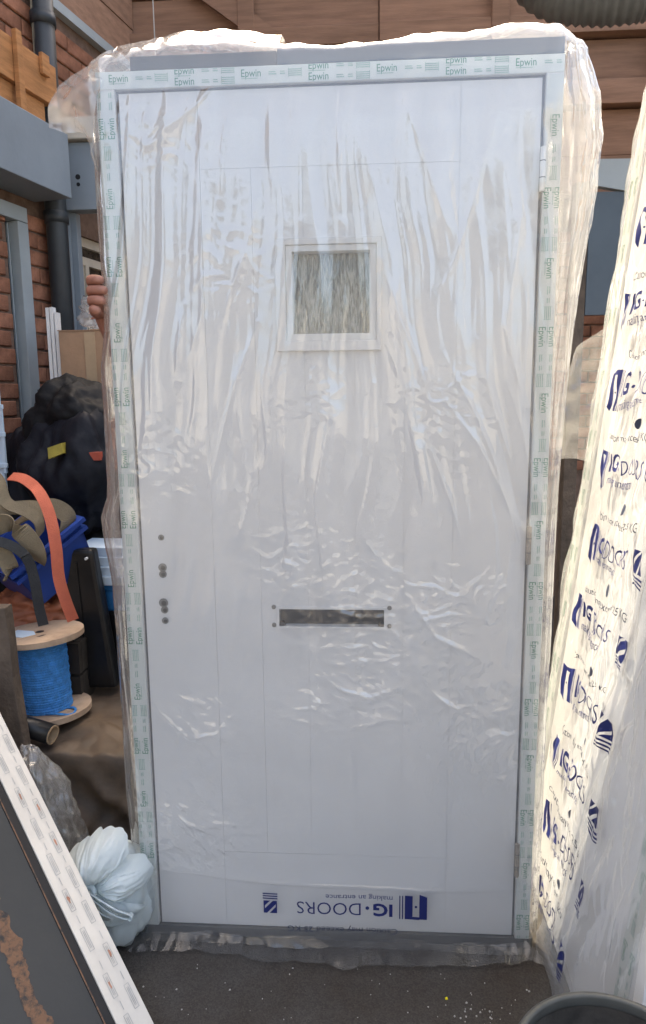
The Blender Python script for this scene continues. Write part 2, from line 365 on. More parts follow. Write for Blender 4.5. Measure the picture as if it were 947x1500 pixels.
# flashing strip; boards above carried up out of view to shade the left side
MB().box((-3,-.03,3.2),(1.02,.1,3.245), Lp).build('flashing', M_['grey_paint2'], wall)
for k in range(14):
    z0 = 3.248+k*.2
    MB().box((-3,-.004-.004*(k%2),z0),(1.02,.2,z0+.196), Lp).build('board', M_['cladding'], wall)
# grey box fascia over the openings
fo = MB().box((-2.6,-.19,2.305),(.055,.005,2.574), Lp).build('fascia', M_['grey_paint'], wall, bevel=.004)
# glazed door: grey frame, dark post, brick return seen in the opening
gd = thing('glazed_door', 'grey framed glazed doorway in the brick wall under the grey fascia', 'door', L((-.3,0,0)))
MB().box((-.105,-.02,0),(-.036,.10,2.19), Lp).build('jamb', M_['grey_paint2'], gd, bevel=.003)
MB().box((-1.25,-.02,2.192),(-.036,.10,2.255), Lp).build('head', M_['grey_paint2'], gd, bevel=.003)
MB().box((-.150,.03,0),(-.11,.09,2.188), Lp).build('sash_stile', M_['pipe'], gd, bevel=.003)
MB().box((-.122,.022,0),(-.116,.029,2.18), Lp).build('bead', M_['grey_paint2'], gd)
# window on the far side of the grey column
wn = thing('window', 'cream framed window with dark panes deep behind the grey column', 'window', L((.55,0,1.6)))
MB().plate(.30,.80,1.55,2.235,.03,.09,[(.345,.47,1.6,2.10),(.50,.755,1.6,2.10),(.345,.755,2.14,2.19)], Lp).build('frame', M_['oldwhite'], wn)
MB().plate(.345,.47,1.6,2.10,.042,.075,[(.36,.45,1.62,2.07)], Lp).build('sash', M_['oldwhite'], wn)
MB().box((.358,.055,1.618),(.452,.062,2.072), Lp).build('pane', M_['pane'], wn)
MB().box((.50,.055,1.6),(.755,.062,2.10), Lp).build('pane', M_['pane'], wn)
MB().box((.345,.055,2.14),(.755,.062,2.19), Lp).build('pane', M_['pane'], wn)
# steel portal: column and bracket panel with two bolt holes
pf = thing('steel_frame', 'blue-grey painted steel column and header panel with two bolt holes', 'steel frame', (-1.36,1.83,0))
MB().box((-1.425,1.80,0),(-1.335,1.88,2.30)).build('column', M_['grey_paint'], pf, bevel=.004)
MB().box((-1.335,1.83,0),(-1.305,1.88,2.30)).build('column_flange', M_['grey_paint'], pf, bevel=.003)
MB().box((-1.36,1.79,2.302),(-.55,1.87,2.60)).build('header_panel', M_['grey_paint'], pf, bevel=.004)
MB().box((-1.33,1.76,2.605),(-1.0,1.88,2.70)).build('pale_block', M_['oldwhite'], pf, bevel=.005)
for z in (2.448,2.415): MB().cyl((-1.268,1.7885,z),(-1.268,1.80,z),.012 if z > 2.43 else .009).build('bolt_hole', M_['hole'], pf)
MB().cyl((-1.40,1.7985,2.08),(-1.40,1.81,2.08),.009).build('bolt_hole', M_['hole'], pf)
# drainpipe
dp = thing('drainpipe', 'black round drainpipe running down the brick wall beside the grey column', 'drainpipe', (-1.38,1.70,0))
MB().tube([L((.11,.065,0)), L((.11,.065,4.6))], .048, 20).build('pipe', M_['pipe'], dp, smooth=True)
for z in (1.0,2.22,2.62,3.05): MB().tube([L((.11,.065,z)), L((.11,.065,z+.05))], .055, 20).build('collar', M_['pipe'], dp, smooth=True)
# orange timber on the fascia
ot = thing('timber_fascia', 'bare orange timber boards with an upright batten lying along the grey fascia', 'timber', L((-.5,.1,2.576)))
MB().box((-2.6,-.10,2.578),(.03,-.06,2.70), Lp).build('board', M_['orange_timber'], ot, bevel=.003)
MB().box((-2.6,-.12,2.703),(.10,-.065,2.87), Lp).build('board', M_['orange_timber'], ot, bevel=.003)
MB().box((-.19,-.145,2.578),(-.155,-.122,2.90), Lp).build('batten', M_['orange_timber'], ot, bevel=.003)
MB().box((-.02,-.14,2.80),(.03,-.122,2.885), Lp).build('block', M_['orange_timber'], ot, bevel=.003)

# ------------------------------------------------------------------ timber gable and what is under it
gb = thing('timber_gable', 'brown boarded timber gable above and behind the wrapped doors', 'gable', (0.5,2.7,2.5))
for k, (zc, hgt, dy) in enumerate([(2.52,.20,.0),(2.725,.24,.03),(2.97,.13,-.03),(3.105,.21,.02),(3.32,.10,-.05),(3.425,.18,.0),(3.61,.16,-.02),(3.775,.22,.015)]):
    for (a, b) in ((-1.42,.147),(.152,2.7)):
        MB().box((a,2.60+dy+(.012 if a < 0 else 0),zc),(b,2.70+dy,zc+hgt-.006)).build('board', M_['cladding'], gb, bevel=.003)
for x in (-.62,.75,1.62): MB().box((x,2.54,3.0),(x+.09,2.565,3.99)).build('batten', M_['cladding'], gb, bevel=.003)
MB().add([(-.9,2.545,3.62),(-.9,2.545,3.74),(-.35,2.545,3.35),(-.35,2.545,3.23),(-.9,2.56,3.62),(-.9,2.56,3.74),(-.35,2.56,3.35),(-.35,2.56,3.23)],[(0,3,2,1),(4,5,6,7),(0,1,5,4),(1,2,6,5),(2,3,7,6),(3,0,4,7)]).build('brace', M_['cladding'], gb)
MB().box((-1.3,2.75,4.0),(2.8,6.2,4.06)).build('roof', M_['dark'], gb)  # unseen flat sheet, added to keep the space under it dark
bw = thing('back_wall', 'shadowed brick back wall behind the wrapped doors', 'wall', (1,3.35,0))
MB().box((-1.4,3.31,0),(4,3.5,3.99)).build('mortar_core', M_['mortar'], bw)
bricks(bw, lambda q: Vector((q[0], 3.295+q[1], q[2])), 1.35, 2.4, .9, 2.5, [])
sp_ = thing('panel_screen', 'slate-blue metal panel with a pale grey strip fixed to a dark post', 'screen', (1.12,2.05,0))
MB().box((1.085,2.0,0),(1.15,2.07,2.42)).build('post', M_['mud'], sp_, bevel=.003)
MB().box((1.152,2.0,1.80),(2.2,2.03,2.37)).build('panel', M_['slate'], sp_, bevel=.002)
MB().add([(1.155,1.99,2.40),(1.155,1.99,2.515),(2.2,1.99,2.50),(2.2,1.99,2.20),(1.155,2.03,2.40),(1.155,2.03,2.515),(2.2,2.03,2.50),(2.2,2.03,2.20)],[(0,3,2,1),(4,5,6,7),(0,1,5,4),(1,2,6,5),(2,3,7,6),(3,0,4,7)]).build('pale_strip', M_['grey_paint2'], sp_)
MB().box((2.205,2.0,0),(2.27,2.07,2.42)).build('post', M_['mud'], sp_, bevel=.003)
# corrugated duct
du = thing('corrugated_duct', 'grey corrugated flexible duct hanging under the timber gable', 'duct', (1.2,1.6,3.1))
pts = []; rad = []
ctl = [Vector((.72,1.72,3.9)), Vector((.74,1.70,3.45)), Vector((.84,1.66,3.18)), Vector((1.02,1.6,3.09)), Vector((1.3,1.55,3.085)), Vector((2.0,1.5,3.15)), Vector((2.6,1.5,3.4))]
def spline(c, n):
    out = []
    for i in range(len(c)-1):
        p0, p1, p2, p3 = c[max(i-1,0)], c[i], c[i+1], c[min(i+2,len(c)-1)]
        for j in range(n):
            t = j/n; out.append(.5*((2*p1)+(p2-p0)*t+(2*p0-5*p1+4*p2-p3)*t*t+(3*p1-p0-3*p2+p3)*t**3))
    return out+[c[-1]]
sp0 = spline(ctl, 60); acc = 0; last = None; pts = []
for p in sp0:
    if last is None or (p-last).length > .0048: pts.append(p); last = p
rad = [.165+.0055*math.cos(i*math.pi/2) for i in range(len(pts))]
MB().tube(pts, rad, 28).build('hose', M_['duct'], du, smooth=True)
for p in (sp0[0], sp0[-1]): pass
MB().box((.55,1.55,3.905),(.9,1.9,3.95)).build('ceiling_flange', M_['duct'], du)
MB().tube([(-1.02,2.3,4.4),(-1.015,2.31,2.4)], .0035, 6).build('hanging_wire', M_['wire'], None, label='thin pale wire hanging in front of the brown timber boards', category='wire')

# ------------------------------------------------------------------ flat print helpers
_tc = {}
def text2d(body, bold=0.0):
    key = (body, bold)
    if key not in _tc:
        cu = bpy.data.curves.new('t', 'FONT'); cu.body = body; cu.size = 1; cu.offset = bold; cu.resolution_u = 3
        o = bpy.data.objects.new('t', cu); col.objects.link(o)
        dg = bpy.context.evaluated_depsgraph_get(); me = o.evaluated_get(dg).to_mesh()
        v = np.array([q.co[:2] for q in me.vertices]); f = [list(q.vertices) for q in me.polygons]
        o.evaluated_get(dg).to_mesh_clear(); bpy.data.objects.remove(o); bpy.data.curves.remove(cu)
        v[:,0] -= v[:,0].min(); _tc[key] = (v, f)
    return _tc[key]
class Print:
    def __init__(s): s.v = []; s.f = []
    def text(s, body, x, y, h, width=None, bold=0, ang=0, skew=0):
        v, f = text2d(body, bold); v = v*(h/.70)
        if width: v = v*np.array([width/np.ptp(v[:,0]), 1])
        c, q = math.cos(ang), math.sin(ang)
        v = np.stack([v[:,0]*c-v[:,1]*q+x, v[:,0]*q+v[:,1]*c+y], 1)
        n = len(s.v); s.v += v.tolist(); s.f += [[i+n for i in g] for g in f]; return s
    def poly(s, pts): n = len(s.v); s.v += [list(p) for p in pts]; s.f.append(list(range(n, n+len(pts)))); return s
    def rect(s, x0, y0, x1, y1): return s.poly([(x0,y0),(x1,y0),(x1,y1),(x0,y1)])
    def build(s, name, fn, mat, parent, sub=0):
        v = np.array(s.v); 
        o = mk(name, [(q[0],q[1],0) for q in v], s.f, mat)
        if sub:
            bm = bmesh.new(); bm.from_mesh(o.data)
            bmesh.ops.triangulate(bm, faces=bm.faces)
            for _ in range(6):
                e = [q for q in bm.edges if q.calc_length() > sub]
                if not e: break
                bmesh.ops.subdivide_edges(bm, edges=e, cuts=1); bmesh.ops.triangulate(bm, faces=bm.faces)
            bm.to_mesh(o.data); bm.free()
        me = o.data; c = np.array([q.co[:2] for q in me.vertices]); P = fn(c[:,0], c[:,1])
        P = P-np.array(parent_world(parent)); me.vertices.foreach_set('co', P.ravel()); me.update(); o.parent = parent
        return o
def epwin(tape_len, width, start=0.0, step=.147, seed=0):
    """tape print in tape coordinates (along, across); returns strong and pale prints"""
    A, B = Print(), Print(); r = random.Random(seed); x = start; k = 0
    while x < tape_len-.06:
        for (yy) in ((.40*width,) if k % 2 == 0 else (.70*width, .08*width)):
            A.text('Epwin', x, yy, .0155, .043, bold=.006)
            B.rect(x, yy-.0042, x+.036, yy-.0026)
            xx = x+.060
            for wd in (.017,.011,.027):
                if wd > .02:
                    for d in (0,.004,.008,.012): B.rect(xx, yy+d-.001, xx+wd, yy+d+.001)
                    B.rect(xx-.001, yy-.003, xx+.0002, yy+.015); B.rect(xx+wd, yy-.003, xx+wd+.0012, yy+.015)
                else:
                    B.rect(xx, yy+.003, xx+wd, yy+.0055); B.rect(xx, yy+.0075, xx+wd*.9, yy+.0095)
                xx += wd+.008
        x += step; k += 1
    return A, B
def cut(Pr, ylo, yhi, xhi=1e9):   # keep print on its tape
    for q in Pr.v: q[1] = min(max(q[1], ylo), yhi); q[0] = min(q[0], xhi)
    return Pr

# ------------------------------------------------------------------ the main wrapped door
door = thing('wrapped_door', 'tall white front door with small square window, wrapped in clear plastic film', 'door', (0,.03,0))
W2, ZB, ZT, JW = .508, .03, 2.13, .042
WIN = (-.078,.095,1.563,1.742); SLOT = (-.127,.132,.862,.908)
# frame
jl = MB().box((-W2,0,ZB),(-W2+JW,.07,ZT)).build('jamb', M_['upvc'], door, bevel=.002)
jr = MB().box((W2-JW+.004,0,ZB),(W2,.07,ZT)).build('jamb', M_['upvc'], door, bevel=.002)
hd = MB().box((-W2+JW+.0005,.0005,ZT-.037),(W2-JW+.0035,.0695,ZT-.0005)).build('head', M_['upvc'], door, bevel=.001)
he = MB().box((-.104,.002,ZT+.001),(W2-.001,.07,ZT+.034)).build('head_extension', M_['headgrey'], door, bevel=.002)
MB().box((-.43,.003,ZT+.001),(-.105,.069,ZT+.030)).build('head_extension', M_['headbrown'], door, bevel=.002)
# gasket line round the leaf
gx0, gx1, gz1 = -W2+JW, W2-JW+.004, ZT-.037
MB().box((gx0+.0005,.010,ZB),(gx0+.0055,.06,gz1)).box((gx1-.0055,.010,ZB),(gx1-.0005,.06,gz1)).box((gx0+.0056,.010,gz1-.0055),(gx1-.0056,.06,gz1-.0005)).build('gasket', M_['gasket'], door)
# leaf: core, stiles, rails and planks with recessed joints
lx0, lx1, lz0, lz1 = gx0+.006, gx1-.006, ZB+.002, gz1-.006
lf = MB().plate(lx0, lx1, lz0, lz1, .0090, .052, [WIN, SLOT]).build('leaf', M_['leaf'], door)
px0, px1, pz0, pz1 = -.284, .292, .246, 1.925
gap = .00035
def lpart(name, x0, x1, z0, z1): return MB().plate(x0+gap, x1-gap, z0+gap, z1-gap, .0075, .0088, [WIN, SLOT]).build(name, M_['leaf'], lf)
lpart('stile', lx0-gap, px0, lz0-gap, lz1+gap); lpart('stile', px1, lx1+gap, lz0-gap, lz1+gap)
lpart('rail', px0, px1, lz0-gap, pz0); lpart('rail', px0, px1, pz1, lz1+gap)
pw_ = (px1-px0)/5
for k in range(5): lpart('plank', px0+k*pw_, px0+(k+1)*pw_, pz0, pz1)
# window cassette
wd = MB().plate(-.117,.122,1.524,1.771,-.004,.0072,[(-.094,.111,1.547,1.757)]).build('window', M_['leaf'], door, bevel=.002)
MB().plate(-.094,.111,1.547,1.757,.0005,.03,[(-.079,.096,1.562,1.743)]).build('window_bead', M_['upvc'], wd, bevel=.0015)
MB().box((-.083,.028,1.558),(.10,.036,1.747)).build('pane', M_['reeded'], wd)
# letter slot
sl = MB().plate(-.132,.137,.857,.913,.0045,.0074,[(-.126,.131,.863,.907)]).build('letter_slot', M_['leaf'], door)
MB().box((-.1265,.03,.8625),(.1315,.034,.9075)).build('slot_back', M_['hole'], sl)
for x in (-.121,.126): MB().cyl((x,.012,.862),(x,.03,.862),.009).build('notch', M_['hole'], sl)
for x in (-.139,.144):
    for z in (.912,.866): MB().cyl((x,.0045,z),(x,.0076,z),.0055,n=14).build('screw_hole', M_['metal'], sl)
# lock holes
def disc(x, z, r, nm='lock_hole'):
    o = MB().cyl((x,.006,z),(x,.0076,z),r,n=20).build(nm, M_['metal'], door); MB().cyl((x+.001,.0055,z-.001),(x+.001,.0061,z-.001),r*.55,n=16).build('bore', M_['hole'], o)
disc(-.412,1.085,.0075); disc(-.412,1.010,.0105); disc(-.412,.993,.0095); disc(-.414,.920,.0115); disc(-.412,.902,.0095); disc(-.412,.874,.0085)
# hinges
for z in (1.90,1.07,.255):
    h = MB().cyl((.4685,-.004,z-.045),(.4685,-.004,z+.045),.006).build('hinge', M_['upvc'] if z > 1.5 else M_['hingedirty'], door, smooth=False)
    for d in (-.017,.017): MB().cyl((.4685,-.004,z+d-.001),(.4685,-.004,z+d+.001),.0063).build('knuckle_ring', M_['gasket'], h)
th = MB().box((-W2,.002,.0),(W2+.01,.075,ZB-.001)).build('threshold', M_['threshold'], door, bevel=.003)
# tapes on the frame with their print
def tape(x0, x1, z0, z1, vert, seed, ccw=True):
    t = MB().box((x0,-.0014,z0),(x1,-.0004,z1)).build('tape', M_['tape'], door)
    ln, wd_ = (z1-z0, x1-x0) if vert else (x1-x0, z1-z0)
    A, B = epwin(ln, wd_, .03 if not vert else .02+.03*seed, seed=seed)
    if not vert: fn = lambda a, c: np.stack([x0+a, np.full_like(a,-.0021), z0+c], 1)
    elif ccw: fn = lambda a, c: np.stack([x1-c, np.full_like(a,-.0021), z0+a], 1)
    else: fn = lambda a, c: np.stack([x0+c, np.full_like(a,-.0021), z1-a], 1)
    cut(A, .001, wd_-.001, ln-.002).build('print', fn, M_['tapeprint'], t); cut(B, .001, wd_-.001, ln-.002).build('small_print', lambda a, c: fn(a, c)+np.array([0,-.0001,0]), M_['tapeprint2'], t)
tape(-W2+.001, -W2+JW-.001, ZB, ZT-.04, True, 1); tape(W2-JW+.005, W2-.001, ZB, ZT-.04, True, 2, False)
tape(-W2+.001, W2-.001, ZT-.0365, ZT-.001, False, 0)

# ------------------------------------------------------------------ film over the main door
CREASES = [
  [(-0.13, 1.58), (-0.14, 1.45), (-0.13, 1.31), (-0.14, 1.17), (-0.13, 1.02)],
  [(-0.16, 1.59), (-0.21, 1.46), (-0.26, 1.3), (-0.3, 1.18)], [(-0.21, 1.46), (-0.2, 1.33), (-0.21, 1.2)],
  [(-0.18, 1.25), (-0.2, 1.17), (-0.22, 1.1), (-0.22, 1.2)], [(-0.03, 1.48), (-0.04, 1.23), (-0.05, 0.93)],
  [(-0.0, 1.45), (-0.01, 1.2), (-0.01, 0.96)], [(0.09, 1.45), (0.08, 1.23), (0.1, 1.08), (0.19, 0.98)],
  [(0.12, 1.54), (0.17, 1.39), (0.19, 1.23), (0.21, 0.97)], [(0.26, 1.51), (0.33, 1.39), (0.38, 1.26), (0.42, 1.08)],
  [(0.34, 1.54), (0.39, 1.36), (0.44, 1.2)], [(0.21, 1.33), (0.29, 1.07)], [(0.25, 1.43), (0.34, 1.31), (0.45, 1.07)],
  [(-0.41, 1.95), (-0.22, 2.1)], [(-0.4, 1.98), (-0.3, 2.06)], [(-0.27, 1.85), (-0.26, 1.7), (-0.28, 1.6), (-0.34, 1.46)],
  [(-0.15, 1.9), (-0.18, 1.73), (-0.24, 1.58)], [(-0.41, 1.52), (-0.43, 1.33)], [(0.17, 2.07), (0.24, 1.89), (0.27, 1.78)],
  [(0.37, 2.07), (0.32, 1.83), (0.26, 1.66)], [(0.41, 1.79), (0.4, 1.57), (0.47, 1.39)],
  [(-0.46, 0.73), (-0.42, 0.64), (-0.34, 0.57), (-0.27, 0.59), (-0.23, 0.64)], [(-0.45, 0.42), (-0.37, 0.34), (-0.24, 0.28)],
  [(-0.01, 0.72), (0.09, 0.69), (0.18, 0.72)], [(0.04, 0.61), (0.14, 0.63)], [(0.26, 0.71), (0.33, 0.66)], [(0.36, 0.51), (0.44, 0.62)],
  [(0.19, 0.95), (0.26, 0.85), (0.36, 0.8)], [(-0.5, 0.21), (-0.16, 0.18), (0.2, 0.17), (0.49, 0.18)],
  [(-0.47, 1.46), (-0.46, 1.23)], [(-0.32, 1.63), (-0.35, 1.46)], [(0.18, 2.04), (0.17, 1.84), (0.19, 1.59)],
  [(0.06, 2.09), (0.03, 1.8)], [(-0.04, 2.09), (-0.07, 1.8)], [(-0.21, 2.06), (-0.23, 1.85)], [(0.12, 1.72), (0.19, 1.51), (0.25, 1.33)],
  [(0.44, 1.66), (0.46, 1.45)]]
PATCHES = [(0.11, 0.74, 0.125), (-0.09, 1.03, 0.089), (-0.38, 0.36, 0.107), (-0.32, 0.61, 0.089), (0.08, 0.9, 0.143), (0.27, 1.39, 0.107), (-0.03, 1.42, 0.071), (0.36, 0.66, 0.107), (0.26, 0.93, 0.089), (0.42, 0.56, 0.08), (-0.28, 0.30, 0.08), (-0.05, 0.66, 0.07), (0.38, 0.95, 0.07), (-0.40, 1.28, 0.08), (-0.22, 1.72, 0.09), (-0.38, 2.0, 0.09)]
def lowcrease(u, v, a, b):
    """short diagonal creases of the slack film low on the door"""
    if b > 1.1: return 0
    an = (-.75 if a < -.15 else .9 if a > .3 else -.5+1.1*((a*37) % 1)); c, q = math.cos(an), math.sin(an); p, r = u*c+v*q, -u*q+v*c
    return .0075*np.clip(ridge(p*7, r*21, a*7+2)-.62,0,1)+.0045*np.clip(ridge(p*16+r*7, r*40-p*9, b*7+5)-.55,0,1)+.0030*np.clip(ridge(p*30, r*33, b*5+1)-.5,0,1)
def fronth(x, z):
    """how far the film stands off the door face (metres)"""
    wx = x+.035*noise(x*3, z*2.2, 4.1)+.012*noise(x*5, z*5.5, 14.1)
    t = np.clip((z-.60)/.5, 0, 1); env = (.12+.88*t*t*(3-2*t))*np.clip((2.125-z)/.11, .3, 1)
    fan = (wx-.02)/(1+.32*(2.15-z))                      # folds fan out downwards from the head
    a_ = np.abs(noise(fan*9.5+.15*z, z*.55, 1.3)); b_ = np.abs(noise(fan*20+.3*z, z*.95, 2.7)); c_ = np.abs(noise(fan*43-.5*z, z*2.3, 6.4))
    h = env*(.0095*(1-2*a_)+.0058*(1-2*b_)+.0020*(1-2*c_))
    h = h+.004*fbm(x*4, z*4, 3.3, 3)*(1-.5*t)+.0016*np.abs(noise(x*16+z*9, z*13, 8.1))*(1-t)
    for i, c in enumerate(CREASES):
        d = np.full(x.shape, 9.0); tt = np.zeros_like(x); nseg = len(c)-1
        for k in range(nseg):
            (ax, az), (bx, bz) = c[k], c[k+1]; ex, ez = bx-ax, bz-az; q = ex*ex+ez*ez
            t = np.clip(((wx-ax)*ex+(z-az)*ez)/q, 0, 1); dd = np.hypot(wx-ax-t*ex, z-az-t*ez)
            m = dd < d; d = np.where(m, dd, d); tt = np.where(m, (k+t)/nseg, tt)
        tap = np.sin(np.pi*np.clip(tt, .06, .94))**.6
        wdt = .0035+.003*((i*37) % 5)/5; amp = .0035+.0030*((i*53) % 7)/7
        h = h+amp*tap*(np.exp(-d/wdt)+.35*np.exp(-(d/.03)**2))
    for (a, b, r) in PATCHES:
        g = np.exp(-(((x-a)/r)**2+((z-b)/r)**2)); u_ = x+.02*noise(x*14, z*14, a); v_ = z+.02*noise(x*13, z*15, b); h = h+g*(.0036*np.clip(ridge(u_*15, v_*19, a*9)-.35,0,1)+.0022*np.clip(ridge(u_*34+v_*12, v_*40, b*9)-.3,0,1)+lowcrease(u_, v_, a, b))
    return np.clip(h+.013, .0015, .05)
def interp(z, tab): a = np.array(tab); return np.interp(z, a[:,0], a[:,1])
def film_main():
    RB = [(0,.028),(.7,.028),(1.2,.034),(1.57,.05),(1.72,.062),(1.85,.078),(1.98,.088),(2.06,.078),(2.135,.05)]
    LB = [(0,.016),(.2,.022),(.4,.034),(.95,.036),(1.06,.052),(1.13,.058),(1.18,.040),(1.3,.036),(1.5,.034),(1.58,.016),(1.70,.014),(1.76,.018),(2.0,.02),(2.135,.022)]
    ZTOP = [(-.60,2.15),(-.5,2.168),(-.42,2.185),(-.36,2.203),(-.30,2.206),(-.2,2.195),(-.12,2.186),(-.09,2.176),(0,2.172),(.1,2.176),(.25,2.186),(.42,2.200),(.5,2.195),(.6,2.15)]
    zr = np.concatenate([np.linspace(.002,.06,10)[:-1], np.linspace(.06,2.135,520)])
    tl = np.linspace(0,1,26)[:-1]; tf = np.linspace(0,1,300)[:-1]; tr = np.linspace(0,1,46)
    rows = []; hz = []
    for z in zr:
        lb = float(interp(z, LB)); rb = float(interp(z, RB))
        # left side, front, right side
        a = tl*math.pi/2
        xl = -.512-lb*np.sin(a+ .0)*(1-tl**3)-.004; yl = .09*(1-tl)+(-.006)*tl
        xl = -.512-lb*np.sin(np.pi*(.15+.85*tl))**.8-.003; 
        xf = -.512+tf*1.022; yf = np.zeros_like(tf)
        b = tr*np.pi
        xr = .510+rb*np.sin(b)**.75; yr = -.006+tr*.115
        rows.append((np.concatenate([xl,xf,xr]), np.concatenate([yl,yf,yr])))
    X = np.array([r[0] for r in rows]); Yv = np.array([r[1] for r in rows]); Zv = np.repeat(zr[:,None], X.shape[1], 1)
    nl, nf, nr = len(tl), len(tf), len(tr)
    F = slice(nl, nl+nf); Rr = slice(nl+nf, None); Ls = slice(0, nl)
    hf = fronth(X[:,F], Zv[:,F]); edge = np.minimum(1, np.minimum(tf, 1-tf)/.02)[None,:]
    Yv[:,F] = -.0035-hf*(.35+.65*edge)
    # over the window cassette the film stands a little further out
    win = ((X[:,F] > -.125)&(X[:,F] < .13)&(Zv[:,F] > 1.515)&(Zv[:,F] < 1.78)); Yv[:,F] = np.where(win, np.minimum(Yv[:,F], -.0065), Yv[:,F])
    Yv[:,F] -= .010*np.exp(-((X[:,F]-.4685)/.014)**2)*sum(np.exp(-((Zv[:,F]-z)/.06)**4) for z in (1.90,1.07,.255))
    # side strands
    s = tr[None,:]
    amp = .004+.010*np.clip((Zv[:,Rr]-1.4)/.6, 0, 1)
    st = noise(s*9+Zv[:,Rr]*.5, Zv[:,Rr]*1.6, 5.5)+.6*noise(s*22, Zv[:,Rr]*3.1, 6.5)+.5*noise(s*30, Zv[:,Rr]*16, 8.8)*np.clip((Zv[:,Rr]-1.5)/.4,0,1)
    k = np.sin(np.pi*s); X[:,Rr] += amp*st*k; Yv[:,Rr] += .6*amp*noise(s*14, Zv[:,Rr]*2.2, 7.7)*k-.01*k*(Zv[:,Rr] > 1.5)*np.clip((Zv[:,Rr]-1.5)/.3,0,1)
    sl_ = tl[None,:]; X[:,Ls] += .006*noise(sl_*6, Zv[:,Ls]*2.2, 11.1)*np.sin(np.pi*sl_)+.004*noise(sl_*15, Zv[:,Ls]*7, 12.1)*np.sin(np.pi*sl_)
    X[:,Ls] = np.where((Zv[:,Ls] > 1.5), np.maximum(X[:,Ls], -.560), X[:,Ls])
    # bottom hem gathers onto the ground
    g = np.clip((.034-Zv)/.034, 0, 1); Yv[:,F] -= (g**1.3)[:,F]*(.006+.010*np.abs(noise(X[:,F]*4.5, 3.3))+.006*np.abs(noise(X[:,F]*17, Zv[:,F]*30)))
    Zv = np.where(g > 0, Zv+g*.006*np.abs(noise(X*14, Yv*30, 2.2)), Zv)
    # base haze of one layer, more where the film is gathered
    H = np.full(X.shape, .15); H[:,Rr] = .08+.07*np.clip((Zv[:,Rr]-1.3)/.5,0,1)+.22*np.clip(noise(s*9, Zv[:,Rr]*1.4, 3.9)+.1,0,1); H[:,Ls] = .24+.25*np.clip(noise(tl[None,:]*7, Zv[:,Ls]*1.5, 14.2),0,1)
    H[:,F] += .02*np.clip((.19-Zv[:,F])/.01, 0, 1)*(Zv[:,F] > .0)
    # top: roll over the head
    th_ = np.linspace(0, np.pi, 22)[1:]; x0, y0 = X[-1], Yv[-1]; zt = interp(x0, ZTOP)
    XT, YT, ZTt = [], [], []
    for t in th_:
        wob = .010*noise(x0*9, t*1.5, 3.1)+.006*noise(x0*24, t*3, 5.1); q = (1-math.cos(t))/2
        XT.append(x0-(x0-np.clip(x0,-.50,.515))*q*1.0); YT.append(y0+(.095-y0)*q); ZTt.append(2.135+(zt-2.135+wob*math.sin(t))*math.sin(t)**.7)
    X = np.vstack([X, XT]); Yv = np.vstack([Yv, YT]); Zv = np.vstack([Zv, ZTt]); H = np.vstack([H, np.full((len(th_), X.shape[1]), .16)])
    V = np.stack([X,Yv,Zv], -1).reshape(-1,3); Fc = grid_faces(X.shape[0], X.shape[1])[:, ::-1]
    o = mk('film', V, Fc, M_['film'], door, smooth=True, attr=H.ravel())
    return o
film = film_main()
def sheet(name, P, parent, mat_, nu=40, nv=40, wr=.01, fr=8, hz=.12, seed=0, thick=0):
    """loose sheet of film through a coarse control grid P[i][j]"""
    P = np.array(P, float); iu = np.linspace(0, P.shape[0]-1, nu); iv = np.linspace(0, P.shape[1]-1, nv)
    def cub(A, t, ax):
        i = np.clip(np.floor(t).astype(int), 0, A.shape[ax]-2); f = t-i; g = lambda k: np.take(A, np.clip(i+k, 0, A.shape[ax]-1), axis=ax)
        f = f.reshape([-1 if q == ax else 1 for q in range(A.ndim)])
        return .5*((2*g(0))+(g(1)-g(-1))*f+(2*g(-1)-5*g(0)+4*g(1)-g(2))*f**2+(3*g(0)-g(-1)-3*g(1)+g(2))*f**3)
    G = cub(cub(P, iu, 0), iv, 1)
    n = np.stack([fbm(G[...,0]*fr, G[...,2]*fr, seed+k*5.1, 3) for k in range(3)], -1); G = G+wr*n*np.array([.5,1,.5])
    return mk(name, G.reshape(-1,3), grid_faces(nu, nv), mat_, parent, smooth=True, attr=np.full(nu*nv, hz))
# loose flap off the top left corner, and the lip of film standing up along the head
sheet('film_flap', [[(-.47,.02,2.185),(-.50,.0,2.10),(-.515,-.005,2.0),(-.52,.0,1.93)],[(-.53,.03,2.165),(-.55,.0,2.10),(-.56,.01,2.04),(-.545,.02,2.01)],[(-.595,.04,2.13),(-.605,.02,2.08),(-.605,.03,2.045),(-.60,.03,2.02)],[(-.615,.05,2.115),(-.635,.03,2.08),(-.645,.04,2.055),(-.64,.04,2.035)]], film, M_['film2'], 46, 46, .014, 11, .34, 1)
sheet('film_lip', [[(-.47,.0,2.165),(-.40,-.004,2.168),(-.28,-.006,2.176),(-.16,-.004,2.174),(-.10,.0,2.168)],[(-.46,.02,2.19),(-.38,.02,2.20),(-.28,.02,2.214),(-.18,.02,2.208),(-.095,.02,2.196)],[(-.45,.04,2.18),(-.38,.05,2.20),(-.28,.05,2.216),(-.18,.05,2.21),(-.09,.04,2.19)]], film, M_['film2'], 60, 24, .010, 14, .16, 2)
sheet('film_skirt', [[(-.54,-.022,.034),(-.3,-.022,.030),(-.05,-.024,.028),(.2,-.024,.028),(.5,-.022,.032)],[(-.55,-.05,.025),(-.3,-.04,.018),(-.05,-.06,.022),(.2,-.05,.02),(.53,-.04,.02)],[(-.53,-.07,.010),(-.3,-.065,.010),(-.05,-.095,.012),(.2,-.085,.010),(.53,-.06,.012)]], film, M_['film3'], 30, 260, .012, 15, .04, 3)
